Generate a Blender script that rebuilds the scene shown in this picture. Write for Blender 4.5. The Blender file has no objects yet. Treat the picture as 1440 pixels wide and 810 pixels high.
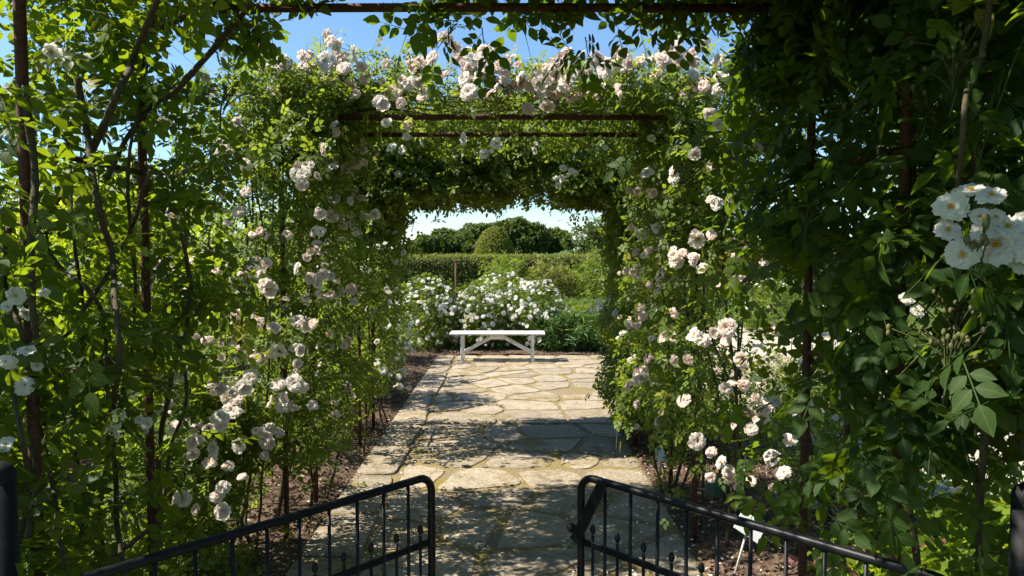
import bpy, math, random
import numpy as np
from mathutils import Vector, Matrix, noise as mnoise

random.seed(7)
RNG = np.random.default_rng(11)
C = bpy.context.scene.collection
R = math.radians
F, CX, CY, PITCH, EYE = 1050.0, 720.0, 405.0, math.atan(55/1050.0), 1.8
SUN_DIR = Vector((-1.0, -0.03, math.tan(R(50)))).normalized()      # from the scene towards the sun


def P(px, py, d):
    """world point seen at photo pixel (px, py), d metres ahead of the camera"""
    a, b = (px-CX)/F, (CY-py)/F
    cp, sp = math.cos(PITCH), math.sin(PITCH)
    v = Vector((a, cp+sp*b, -sp+cp*b))
    return Vector((0, 0, EYE)) + v*(d/v.y)


# ------------------------------------------------------------------ naming
def tag(o, label=None, cat=None, group=None, kind=None):
    if label: o['label'] = label
    if cat: o['category'] = cat
    if group: o['group'] = group
    if kind: o['kind'] = kind
    return o


def empty(name, loc, label, cat, group=None):
    o = bpy.data.objects.new(name, None)
    o.location = loc
    o.empty_display_size = .1
    C.objects.link(o)
    return tag(o, label, cat, group)


def link(name, me, parent=None):
    o = bpy.data.objects.new(name, me)
    C.objects.link(o)
    if parent is not None:
        o.parent = parent
        o.matrix_parent_inverse = Matrix.Translation(parent.location).inverted()
    return o


# ------------------------------------------------------------------ materials
def newmat(name):
    m = bpy.data.materials.new(name)
    m.use_nodes = True
    nt = m.node_tree
    for n in list(nt.nodes): nt.nodes.remove(n)
    out = nt.nodes.new('ShaderNodeOutputMaterial')
    return m, nt, out


def N(nt, typ, **kw):
    n = nt.nodes.new(typ)
    for k, v in kw.items():
        if k.startswith('i_'):
            n.inputs[k[2:].replace('_', ' ')].default_value = v
        else: setattr(n, k, v)
    return n


def ramp(nt, stops, interp='LINEAR'):
    n = nt.nodes.new('ShaderNodeValToRGB')
    n.color_ramp.interpolation = interp
    e = n.color_ramp.elements
    while len(e) < len(stops): e.new(.5)
    for x, (p, c) in zip(e, stops):
        x.position = p
        x.color = (*c, 1) if len(c) == 3 else c
    return n


def leaf_mat(name, dark, mid, light, trans, tmix=.38, rough=.42, spec=.5):
    m, nt, out = newmat(name)
    at = N(nt, 'ShaderNodeAttribute', attribute_name='tint')
    rp = ramp(nt, [(0, dark), (.52, mid), (.93, light), (1, (.30, .24, .03))])
    nt.links.new(at.outputs['Fac'], rp.inputs[0])
    tc = N(nt, 'ShaderNodeTexCoord')
    nz = N(nt, 'ShaderNodeTexNoise', i_Scale=38.0, i_Detail=3.0)
    nt.links.new(tc.outputs['Object'], nz.inputs['Vector'])
    hv = N(nt, 'ShaderNodeHueSaturation')
    mr = N(nt, 'ShaderNodeMapRange', i_To_Min=.75, i_To_Max=1.25)
    nt.links.new(nz.outputs['Fac'], mr.inputs['Value'])
    nt.links.new(mr.outputs[0], hv.inputs['Value'])
    nt.links.new(rp.outputs[0], hv.inputs['Color'])
    rib = N(nt, 'ShaderNodeAttribute', attribute_name='rib')
    rr = ramp(nt, [(.02, (.26, .26, .26)), (.12, (0, 0, 0))])
    nt.links.new(rib.outputs['Fac'], rr.inputs[0])
    rm = N(nt, 'ShaderNodeMix', data_type='RGBA')
    rm.inputs[7].default_value = (.13, .19, .05, 1)
    nt.links.new(rr.outputs[0], rm.inputs[0]); nt.links.new(hv.outputs[0], rm.inputs[6])
    pb = N(nt, 'ShaderNodeBsdfPrincipled', i_Roughness=rough)
    pb.inputs['Specular IOR Level'].default_value = spec
    nt.links.new(rm.outputs[2], pb.inputs['Base Color'])
    bp = N(nt, 'ShaderNodeBump', i_Strength=.25, i_Distance=.004)
    nt.links.new(nz.outputs['Fac'], bp.inputs['Height'])
    nt.links.new(bp.outputs[0], pb.inputs['Normal'])
    tr = N(nt, 'ShaderNodeBsdfTranslucent')
    tm = N(nt, 'ShaderNodeMix', data_type='RGBA', blend_type='MULTIPLY')
    tm.inputs[0].default_value = 1
    rp2 = ramp(nt, [(0, tuple(c*.65 for c in trans)), (1, trans)])
    nt.links.new(at.outputs['Fac'], rp2.inputs[0])
    nt.links.new(rp2.outputs[0], tr.inputs['Color'])
    mx = N(nt, 'ShaderNodeMixShader')
    mx.inputs[0].default_value = tmix
    nt.links.new(pb.outputs[0], mx.inputs[1])
    nt.links.new(tr.outputs[0], mx.inputs[2])
    nt.links.new(mx.outputs[0], out.inputs[0])
    return m


def petal_mat(name, col, deep, tcol):
    m, nt, out = newmat(name)
    oi = N(nt, 'ShaderNodeObjectInfo')
    at = N(nt, 'ShaderNodeAttribute', attribute_name='tint')
    ad = N(nt, 'ShaderNodeMath', operation='MULTIPLY_ADD')
    nt.links.new(oi.outputs['Random'], ad.inputs[0]); ad.inputs[1].default_value = .7
    nt.links.new(at.outputs['Fac'], ad.inputs[2])
    rp = ramp(nt, [(.2, col), (1.0, deep)])
    nt.links.new(ad.outputs[0], rp.inputs[0])
    pb = N(nt, 'ShaderNodeBsdfPrincipled', i_Roughness=.65)
    pb.inputs['Specular IOR Level'].default_value = .2
    tc = N(nt, 'ShaderNodeTexCoord')
    nz = N(nt, 'ShaderNodeTexNoise', i_Scale=3.2, i_Detail=6.0, i_Roughness=.65)
    nt.links.new(tc.outputs['Object'], nz.inputs['Vector'])
    ag = ramp(nt, [(.26, (.72, .58, .40)), (.36, (1, 1, 1))])           # browned, creased patches
    nt.links.new(nz.outputs['Fac'], ag.inputs[0])
    am = N(nt, 'ShaderNodeMix', data_type='RGBA', blend_type='MULTIPLY'); am.inputs[0].default_value = .5
    nt.links.new(rp.outputs[0], am.inputs[6]); nt.links.new(ag.outputs[0], am.inputs[7])
    nt.links.new(am.outputs[2], pb.inputs['Base Color'])
    bp = N(nt, 'ShaderNodeBump', i_Strength=.5, i_Distance=.25)
    nt.links.new(nz.outputs['Fac'], bp.inputs['Height']); nt.links.new(bp.outputs[0], pb.inputs['Normal'])
    tr = N(nt, 'ShaderNodeBsdfTranslucent')
    tr.inputs['Color'].default_value = (*tcol, 1)
    mx = N(nt, 'ShaderNodeMixShader'); mx.inputs[0].default_value = .45
    nt.links.new(pb.outputs[0], mx.inputs[1]); nt.links.new(tr.outputs[0], mx.inputs[2])
    nt.links.new(mx.outputs[0], out.inputs[0])
    return m


def rough_mat(name, stops, scale, rough=.85, bump=.4, dist=.01, detail=6, spec=.3, metal=0):
    m, nt, out = newmat(name)
    tc = N(nt, 'ShaderNodeTexCoord')
    nz = N(nt, 'ShaderNodeTexNoise', i_Scale=scale, i_Detail=float(detail), i_Roughness=.6)
    nt.links.new(tc.outputs['Object'], nz.inputs['Vector'])
    rp = ramp(nt, stops)
    nt.links.new(nz.outputs['Fac'], rp.inputs[0])
    pb = N(nt, 'ShaderNodeBsdfPrincipled', i_Roughness=rough, i_Metallic=metal)
    pb.inputs['Specular IOR Level'].default_value = spec
    nt.links.new(rp.outputs[0], pb.inputs['Base Color'])
    bp = N(nt, 'ShaderNodeBump', i_Strength=bump, i_Distance=dist)
    nt.links.new(nz.outputs['Fac'], bp.inputs['Height'])
    nt.links.new(bp.outputs[0], pb.inputs['Normal'])
    nt.links.new(pb.outputs[0], out.inputs[0])
    return m


M = {}
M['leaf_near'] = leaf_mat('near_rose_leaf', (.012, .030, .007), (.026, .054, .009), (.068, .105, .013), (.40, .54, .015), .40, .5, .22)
M['leaf_shrub'] = leaf_mat('shrub_leaf', (.018, .038, .006), (.042, .075, .010), (.10, .14, .016), (.34, .46, .02), .36, .5, .28)
M['leaf_shaded'] = leaf_mat('shade_darkened_leaf', (.011, .028, .008), (.023, .051, .011), (.064, .10, .016), (.34, .50, .015), .36, .58, .15)  # leaf colour lowered for the right near rose alone, to deepen its shade
M['leaf'] = leaf_mat('rose_leaf', (.026, .050, .007), (.062, .102, .010), (.135, .178, .030), (.42, .54, .04), .40, .5, .28)
M['leaf_lime'] = leaf_mat('lime_leaf', (.07, .12, .010), (.115, .175, .014), (.18, .24, .022), (.60, .72, .02), .5, .5, .25)
M['leaf_hedge'] = leaf_mat('hedge_leaf', (.09, .11, .018), (.15, .17, .026), (.22, .22, .04), (.33, .36, .04), .3, .6, .3)
M['leaf_topiary'] = leaf_mat('topiary_leaf', (.12, .14, .018), (.19, .21, .028), (.27, .27, .04), (.36, .38, .03), .28, .6, .2)
M['leaf_tree'] = leaf_mat('tree_leaf', (.030, .052, .010), (.056, .088, .014), (.10, .13, .02), (.17, .24, .02), .25, .6, .3)
M['leaf_herb'] = leaf_mat('herb_leaf', (.03, .08, .018), (.055, .13, .03), (.09, .18, .04), (.2, .36, .04), .35, .5)
M['petal_white'] = petal_mat('white_petal', (.90, .89, .84), (.88, .85, .75), (.92, .9, .82))
M['petal_pink'] = petal_mat('blush_petal', (.90, .86, .79), (.89, .69, .61), (.92, .85, .77))
M['petal_rose'] = petal_mat('rose_petal', (.75, .35, .36), (.7, .22, .26), (.7, .3, .3))
M['petal_lav'] = petal_mat('lavender_petal', (.28, .23, .40), (.22, .17, .34), (.3, .24, .42))
M['stamen'] = rough_mat('stamen', [(.3, (.55, .30, .03)), (.7, (.75, .48, .06))], 200, bump=0)
M['stem_green'] = rough_mat('green_stem', [(.3, (.035, .05, .012)), (.7, (.07, .08, .022))], 30, bump=.1)
M['bud'] = rough_mat('bud', [(.3, (.06, .075, .02)), (.7, (.12, .105, .045))], 60, bump=.1)
M['cane'] = rough_mat('cane_bark', [(.25, (.035, .027, .016)), (.55, (.065, .05, .028)), (.8, (.11, .085, .05))], 45, bump=.6, dist=.004)
M['bark'] = rough_mat('trunk_bark', [(.3, (.06, .045, .03)), (.7, (.14, .11, .08))], 12, bump=.7, dist=.02)
M['rust'] = rough_mat('rusty_iron', [(.25, (.028, .013, .009)), (.5, (.07, .026, .015)), (.75, (.13, .048, .024))], 60, .75, .4, .002)
M['black'] = rough_mat('black_paint', [(.35, (.006, .0065, .008)), (.62, (.010, .0105, .012)), (.78, (.02, .014, .011))], 55, .40, .12, .002, spec=.22)
M['post_paint'] = rough_mat('post_paint', [(.35, (.006, .0065, .008)), (.65, (.011, .011, .012)), (.8, (.028, .016, .011))], 30, .62, .3, .003, spec=.15)
M['white_wood'] = rough_mat('white_paint', [(.28, (.36, .35, .28)), (.42, (.66, .65, .60)), (.7, (.76, .75, .72))], 7, .6, .25, .003)
M['tag'] = rough_mat('tag_plate', [(.3, (.78, .79, .79)), (.7, (.84, .84, .83))], 30, .4, .03, .001)
M['tag_print'] = rough_mat('tag_print', [(.3, (.12, .13, .13)), (.7, (.18, .18, .18))], 30, .6, .0)
M['steel'] = rough_mat('tag_stake_metal', [(.3, (.30, .28, .25)), (.7, (.45, .43, .40))], 70, .5, .1, .001, metal=.6)
M['plaque'] = rough_mat('green_plaque', [(.3, (.018, .060, .058)), (.7, (.035, .095, .085))], 35, .4, .1, .001)
M['soil'] = rough_mat('soil', [(.2, (.045, .030, .022)), (.5, (.105, .070, .050)), (.75, (.19, .135, .10))], 26, .95, 1.0, .03, 9, .1)
M['chip'] = rough_mat('mulch_chip', [(.2, (.06, .038, .026)), (.5, (.15, .10, .07)), (.8, (.30, .22, .16))], 9, .95, .3, .004, 4, .1)
M['grass'] = rough_mat('grass_ground', [(.2, (.035, .055, .014)), (.5, (.06, .095, .022)), (.8, (.11, .125, .04))], 9, .95, .8, .05, 9, .1)
M['gravel'] = rough_mat('gravel', [(.2, (.22, .19, .15)), (.5, (.38, .34, .27)), (.8, (.52, .47, .39))], 55, .95, .9, .01, 8, .2)


def stone_mat():
    m, nt, out = newmat('granite_flag')
    tc = N(nt, 'ShaderNodeTexCoord')
    at = N(nt, 'ShaderNodeAttribute', attribute_name='tint')
    rp = ramp(nt, [(0, (.32, .268, .200)), (.5, (.385, .32, .238)), (1, (.44, .365, .272))])
    nt.links.new(at.outputs['Fac'], rp.inputs[0])
    sp = N(nt, 'ShaderNodeTexNoise', i_Scale=34.0, i_Detail=8.0, i_Roughness=.82)
    nt.links.new(tc.outputs['Object'], sp.inputs['Vector'])
    spr = ramp(nt, [(.36, (.28, .28, .29)), (.45, (.78, .78, .78)), (.56, (1.05, 1.05, 1.05)), (.68, (1.4, 1.38, 1.30))])
    nt.links.new(sp.outputs['Fac'], spr.inputs[0])
    mu = N(nt, 'ShaderNodeMix', data_type='RGBA', blend_type='MULTIPLY'); mu.inputs[0].default_value = 1
    nt.links.new(rp.outputs[0], mu.inputs[6]); nt.links.new(spr.outputs[0], mu.inputs[7])
    # worn patches and moss creeping over the slabs
    st = N(nt, 'ShaderNodeTexNoise', i_Scale=5.5, i_Detail=7.0, i_Roughness=.65)
    nt.links.new(tc.outputs['Object'], st.inputs['Vector'])
    str_ = ramp(nt, [(.35, (.72, .70, .66)), (.55, (1, 1, 1))])
    nt.links.new(st.outputs['Fac'], str_.inputs[0])
    mu2 = N(nt, 'ShaderNodeMix', data_type='RGBA', blend_type='MULTIPLY'); mu2.inputs[0].default_value = 1
    nt.links.new(mu.outputs[2], mu2.inputs[6]); nt.links.new(str_.outputs[0], mu2.inputs[7])
    mo = N(nt, 'ShaderNodeTexNoise', i_Scale=1.9, i_Detail=8.0, i_Roughness=.72)
    mp = N(nt, 'ShaderNodeMapping'); mp.inputs['Location'].default_value = (3.1, 7.7, 0)
    nt.links.new(tc.outputs['Object'], mp.inputs[0]); nt.links.new(mp.outputs[0], mo.inputs['Vector'])
    mor = ramp(nt, [(.535, (0, 0, 0)), (.635, (.85, .85, .85))])
    nt.links.new(mo.outputs['Fac'], mor.inputs[0])
    mc = ramp(nt, [(.36, (.10, .075, .016)), (.55, (.24, .175, .045)), (.7, (.36, .27, .085))])
    nt.links.new(sp.outputs['Fac'], mc.inputs[0])
    mm = N(nt, 'ShaderNodeMix', data_type='RGBA')
    nt.links.new(mor.outputs[0], mm.inputs[0]); nt.links.new(mu2.outputs[2], mm.inputs[6]); nt.links.new(mc.outputs[0], mm.inputs[7])
    pb = N(nt, 'ShaderNodeBsdfPrincipled', i_Roughness=.9)
    pb.inputs['Specular IOR Level'].default_value = .25
    nt.links.new(mm.outputs[2], pb.inputs['Base Color'])
    ad = N(nt, 'ShaderNodeMath', operation='ADD')
    nt.links.new(sp.outputs['Fac'], ad.inputs[0]); nt.links.new(st.outputs['Fac'], ad.inputs[1])
    bp = N(nt, 'ShaderNodeBump', i_Strength=.9, i_Distance=.018)
    nt.links.new(ad.outputs[0], bp.inputs['Height']); nt.links.new(bp.outputs[0], pb.inputs['Normal'])
    nt.links.new(pb.outputs[0], out.inputs[0])
    return m


def joint_mat():
    m, nt, out = newmat('mossy_joint')
    tc = N(nt, 'ShaderNodeTexCoord')
    a = N(nt, 'ShaderNodeTexNoise', i_Scale=2.2, i_Detail=6.0, i_Roughness=.7)
    b = N(nt, 'ShaderNodeTexNoise', i_Scale=70.0, i_Detail=6.0, i_Roughness=.7)
    nt.links.new(tc.outputs['Object'], a.inputs['Vector']); nt.links.new(tc.outputs['Object'], b.inputs['Vector'])
    moss = ramp(nt, [(.3, (.12, .095, .022)), (.55, (.27, .21, .06)), (.8, (.40, .32, .11))])
    sand = ramp(nt, [(.3, (.14, .105, .065)), (.55, (.27, .21, .13)), (.8, (.38, .31, .21))])
    nt.links.new(b.outputs['Fac'], moss.inputs[0]); nt.links.new(b.outputs['Fac'], sand.inputs[0])
    k = ramp(nt, [(.47, (0, 0, 0)), (.62, (1, 1, 1))]); nt.links.new(a.outputs['Fac'], k.inputs[0])
    mm = N(nt, 'ShaderNodeMix', data_type='RGBA')
    nt.links.new(k.outputs[0], mm.inputs[0]); nt.links.new(sand.outputs[0], mm.inputs[6]); nt.links.new(moss.outputs[0], mm.inputs[7])
    pb = N(nt, 'ShaderNodeBsdfPrincipled', i_Roughness=.95)
    pb.inputs['Specular IOR Level'].default_value = .1
    nt.links.new(mm.outputs[2], pb.inputs['Base Color'])
    bp = N(nt, 'ShaderNodeBump', i_Strength=.9, i_Distance=.02)
    nt.links.new(b.outputs['Fac'], bp.inputs['Height']); nt.links.new(bp.outputs[0], pb.inputs['Normal'])
    nt.links.new(pb.outputs[0], out.inputs[0])
    return m


M['stone'] = stone_mat()
M['joint'] = joint_mat()


# ------------------------------------------------------------------ mesh helpers
class MB:
    """collects shapes into one mesh"""
    def __init__(s): s.v, s.f, s.m, s.sm = [], [], [], []

    def add(s, vs, fs, mi=0, smooth=True):
        o = len(s.v)
        s.v += [tuple(v) for v in vs]
        s.f += [tuple(i+o for i in f) for f in fs]
        s.m += [mi]*len(fs); s.sm += [smooth]*len(fs)

    def tube(s, pts, rad, n=8, mi=0, caps=True):
        pts = [Vector(p) for p in pts]
        if not hasattr(rad, '__len__'): rad = [rad]*len(pts)
        vs, fs, up = [], [], None
        for i, p in enumerate(pts):
            t = (pts[min(i+1, len(pts)-1)] - pts[max(i-1, 0)]).normalized()
            if up is None: up = t.orthogonal().normalized()
            up = (up - t*up.dot(t)).normalized()
            b = t.cross(up)
            for k in range(n):
                a = 2*math.pi*k/n
                vs.append(p + (up*math.cos(a) + b*math.sin(a))*rad[i])
        for i in range(len(pts)-1):
            for k in range(n):
                k2 = (k+1) % n
                fs.append((i*n+k, i*n+k2, (i+1)*n+k2, (i+1)*n+k))
        if caps:
            fs.append(tuple(range(n-1, -1, -1))); fs.append(tuple((len(pts)-1)*n+k for k in range(n)))
        s.add(vs, fs, mi)

    def box(s, c, size, rot=None, bev=0.004, mi=0):
        hx, hy, hz = (x/2 for x in size)
        b = min(bev, hx*.4, hy*.4, hz*.4)
        vs, fs = [], []
        for sx in (-1, 1):
            for sy in (-1, 1):
                for sz in (-1, 1):
                    vs += [(sx*hx, sy*(hy-b), sz*(hz-b)), (sx*(hx-b), sy*hy, sz*(hz-b)), (sx*(hx-b), sy*(hy-b), sz*hz)]
        import bmesh
        bm = bmesh.new()
        for v in vs: bm.verts.new(v)
        bmesh.ops.convex_hull(bm, input=bm.verts)
        bmesh.ops.dissolve_limit(bm, angle_limit=.01, verts=bm.verts, edges=bm.edges)
        bm.verts.index_update()
        rot = rot or Matrix.Identity(3)
        c = Vector(c)
        s.add([rot @ v.co + c for v in bm.verts], [[v.index for v in f.verts] for f in bm.faces], mi, False)
        bm.free()

    def ball(s, c, r, nu=10, nv=6, mi=0, sc=(1, 1, 1)):
        vs = [(c[0], c[1], c[2]+r*sc[2])]
        for j in range(1, nv):
            for i in range(nu):
                a, b = 2*math.pi*i/nu, math.pi*j/nv
                vs.append((c[0]+r*sc[0]*math.sin(b)*math.cos(a), c[1]+r*sc[1]*math.sin(b)*math.sin(a), c[2]+r*sc[2]*math.cos(b)))
        vs.append((c[0], c[1], c[2]-r*sc[2]))
        fs = [(0, 1+i, 1+(i+1) % nu) for i in range(nu)]
        for j in range(nv-2):
            for i in range(nu):
                a, b = 1+j*nu+i, 1+j*nu+(i+1) % nu
                fs.append((a, a+nu, b+nu, b))
        L = len(vs)-1
        fs += [(L, 1+(nv-2)*nu+(i+1) % nu, 1+(nv-2)*nu+i) for i in range(nu)]
        s.add(vs, fs, mi)

    def mesh(s, name, mats):
        me = bpy.data.meshes.new(name)
        me.from_pydata(s.v, [], s.f)
        for m in (mats if isinstance(mats, (list, tuple)) else [mats]): me.materials.append(m)
        me.polygons.foreach_set('material_index', s.m)
        me.polygons.foreach_set('use_smooth', s.sm)
        me.update()
        return me

    def build(s, name, mats, parent=None): return link(name, s.mesh(name, mats), parent)


def spline(pts, per=6):
    pts = [Vector(p) for p in pts]
    q = [pts[0]*2-pts[1]] + pts + [pts[-1]*2-pts[-2]]
    out = []
    for i in range(1, len(q)-2):
        for k in range(per):
            t = k/per
            a, b, c, d = q[i-1], q[i], q[i+1], q[i+2]
            out.append(.5*((2*b)+(c-a)*t+(2*a-5*b+4*c-d)*t*t+(3*b-a-3*c+d)*t**3))
    out.append(pts[-1])
    return out


def np_mesh(name, V, loops, totals, mats, midx=None, tint=None, smooth=True):
    me = bpy.data.meshes.new(name)
    me.vertices.add(len(V)); me.vertices.foreach_set('co', np.ascontiguousarray(V, dtype=np.float32).ravel())
    me.loops.add(len(loops)); me.loops.foreach_set('vertex_index', np.ascontiguousarray(loops, dtype=np.int32))
    me.polygons.add(len(totals))
    st = np.zeros(len(totals), dtype=np.int32); st[1:] = np.cumsum(totals)[:-1]
    me.polygons.foreach_set('loop_start', st)
    me.polygons.foreach_set('loop_total', np.ascontiguousarray(totals, dtype=np.int32))
    for m in mats: me.materials.append(m)
    if midx is not None: me.polygons.foreach_set('material_index', np.ascontiguousarray(midx, dtype=np.int32))
    me.polygons.foreach_set('use_smooth', np.full(len(totals), smooth))
    if tint is not None:
        a = me.attributes.new('tint', 'FLOAT', 'POINT')
        a.data.foreach_set('value', np.ascontiguousarray(tint, dtype=np.float32))
    me.update(calc_edges=True)
    return me


def vnoise(p, seed=0):
    """value noise 0..1, p is (n,3)"""
    i = np.floor(p).astype(np.int64); f = p-i; f = f*f*(3-2*f)
    r = np.zeros(len(p))
    for dx in (0, 1):
        for dy in (0, 1):
            for dz in (0, 1):
                h = (i[:, 0]+dx)*374761393 + (i[:, 1]+dy)*668265263 + (i[:, 2]+dz)*2147483647 + seed*974711
                h = (h ^ (h >> 13))*1274126177 & 0x7fffffff
                h = ((h ^ (h >> 16)) & 0xffff)/65535.0
                w = (f[:, 0] if dx else 1-f[:, 0])*(f[:, 1] if dy else 1-f[:, 1])*(f[:, 2] if dz else 1-f[:, 2])
                r += w*h
    return r


def unit(a): return a/np.maximum(np.linalg.norm(a, axis=-1, keepdims=True), 1e-9)


# ------------------------------------------------------------------ leaves
def leaflet(o, ang, ln, wd, lod, fold=.10):
    """vertices (u,v,w) and faces of a leaflet starting at o=(u,v), pointing at ang"""
    ca, sa = math.cos(ang), math.sin(ang)
    if lod == 2:
        prof = [(.0, 0), (.18, .62), (.42, 1.0), (.70, .72), (1.0, 0)]
    elif lod == 1:
        prof = [(.0, 0), (.36, 1.0), (.72, .66), (1.0, 0)]
    else:
        prof = [(.0, 0), (.42, 1.0), (1.0, 0)]
    vs, fs = [], []
    rows = []
    for t, h in prof:
        bend = -.16*ln*t*t
        if h == 0:
            rows.append([len(vs)]); vs.append((t*ln, 0, bend))
        else:
            n = len(vs)
            if lod == 0:
                rows.append([n, n+1])
                vs += [(t*ln, h*wd/2, bend+fold*wd), (t*ln, -h*wd/2, bend+fold*wd)]
            else:
                rows.append([n, n+1, n+2])
                vs += [(t*ln, h*wd/2, bend+fold*wd*h), (t*ln, 0, bend), (t*ln, -h*wd/2, bend+fold*wd*h)]
    if lod == 0:
        fs = [(0, 2, 3), (0, 3, 1)]
        b, (l, r), t = rows[0][0], rows[1], rows[2][0]
        fs = [(b, t, l), (b, r, t)]
    else:
        for a, b in zip(rows[:-1], rows[1:]):
            if len(a) == 1: fs += [(a[0], b[1], b[0]), (a[0], b[2], b[1])]
            elif len(b) == 1: fs += [(a[0], a[1], b[0]), (a[1], a[2], b[0])]
            else: fs += [(a[0], a[1], b[1], b[0]), (a[1], a[2], b[2], b[1])]
    vs = [(o[0]+u*ca-v*sa, o[1]+u*sa+v*ca, w) for u, v, w in vs]
    return vs, fs


def compound(n, lod):
    """a pinnate rose leaf of n leaflets, terminal leaflet length 1"""
    V, Fc = [], []

    def put(vs, fs):
        k = len(V); V.extend(vs); Fc.extend([tuple(i+k for i in f) for f in fs])
    if n == 1:
        put(*leaflet((0, 0), 0, 1, .6, lod))
    else:
        pairs = (n-1)//2
        L = .55 + .55*pairs
        put(*leaflet((L, 0), 0, 1, .68, lod))
        for k in range(pairs):
            u = .5 + k*.55
            s = .95 - .14*(pairs-1-k)
            put(*leaflet((u, .05), 1.02, s, .64*s, lod)); put(*leaflet((u+.04, -.05), -1.02, s, .64*s, lod))
        if lod == 2:
            put([(0, .025, 0), (0, -.025, 0), (L, -.02, 0), (L, .02, 0)], [(0, 1, 2, 3)])
    return np.array(V), Fc


def sample(regions, n, rng):
    """points in boxes/ellipsoids with clumpy gaps; region: dict(b=(x0,x1,y0,y1,z0,z1), w, thr, f, e=ellipsoid, out=dir)"""
    tot = sum(r.get('w', 1) for r in regions)
    PP, DD = [], []
    for ri, r in enumerate(regions):
        k = int(n*r.get('w', 1)/tot)
        b = np.array(r['b'], float).reshape(3, 2)
        got, need = [], k
        for _ in range(30):
            u = rng.random((max(need*3, 200), 3))
            c = 2*u-1
            if r.get('e'):
                rad = np.linalg.norm(c, axis=1)
                ok = rad < 1
                u, c, rad = u[ok], c[ok], rad[ok]
                e = 1-rad
                if r.get('shell'): 
                    ok = rng.random(len(u)) < np.clip(rad**2.5, .05, 1); u, c, e = u[ok], c[ok], e[ok]
            else:
                e = 1-np.abs(c).max(axis=1)
            p = b[:, 0] + u*(b[:, 1]-b[:, 0])
            f = r.get('f', 2.6)
            nz = .65*vnoise(p*f+31.7, ri+3) + .35*vnoise(p*f*2.3+11.1, ri+9)
            keep = nz + .45*np.minimum(e*3, 1) > r.get('thr', .62)
            got.append(p[keep]); need -= keep.sum()
            if need <= 0: break
        p = np.concatenate(got)[:k]
        d = rng.normal(size=(len(p), 3))*.6
        cen = b.mean(axis=1)
        rel = (p-cen)/((b[:, 1]-b[:, 0])/2)
        d += rel*r.get('rad', .6) + np.array(r.get('out', (0, 0, .35)))
        PP.append(p); DD.append(unit(d))
    return np.concatenate(PP), np.concatenate(DD)


# the walk itself is kept clipped free of leaves: x0, x1, y0, y1, z0, z1, share removed
CLIPPED = [(-1.12, .90, .5, 3.5, 0, 2.50, .97), (-.88, .92, 1.6, 3.6, 2.3, 2.675, .985), (.8, 1.3, 1.5, 3.6, 0, .78, .95), (.9, 1.4, 2.3, 3.4, .95, 1.75, .8), (1.0, 2.0, 1.2, 3.3, .3, 1.22, .82), (1.12, 2.3, 3.7, 6.0, .72, 1.62, .78), (.85, 2.0, 3.6, 5.9, 0, .5, .8), (.9, 1.35, .9, 1.78, 0, 1.42, .97), (1.02, 1.5, 3.5, 4.5, .1, .72, .9), (-1.34, -.95, 2.8, 3.95, .15, 1.25, .93), (.98, 1.3, 2.2, 3.4, 1.95, 2.35, .6), (-.93, .79, 3.6, 5.95, 0, 2.42, .94), (-1.0, .86, 5.95, 8.2, 0, 2.17, .96), (-1.25, 1.0, 8.2, 12.5, 0, 3, 1),
           (-1.58, -.9, 3.7, 8.2, 0, .55, .94), (.8, 1.22, 3.7, 8.2, 0, .30, .9), (-.98, .86, 3.8, 5.2, 2.40, 2.615, .86)]


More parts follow.
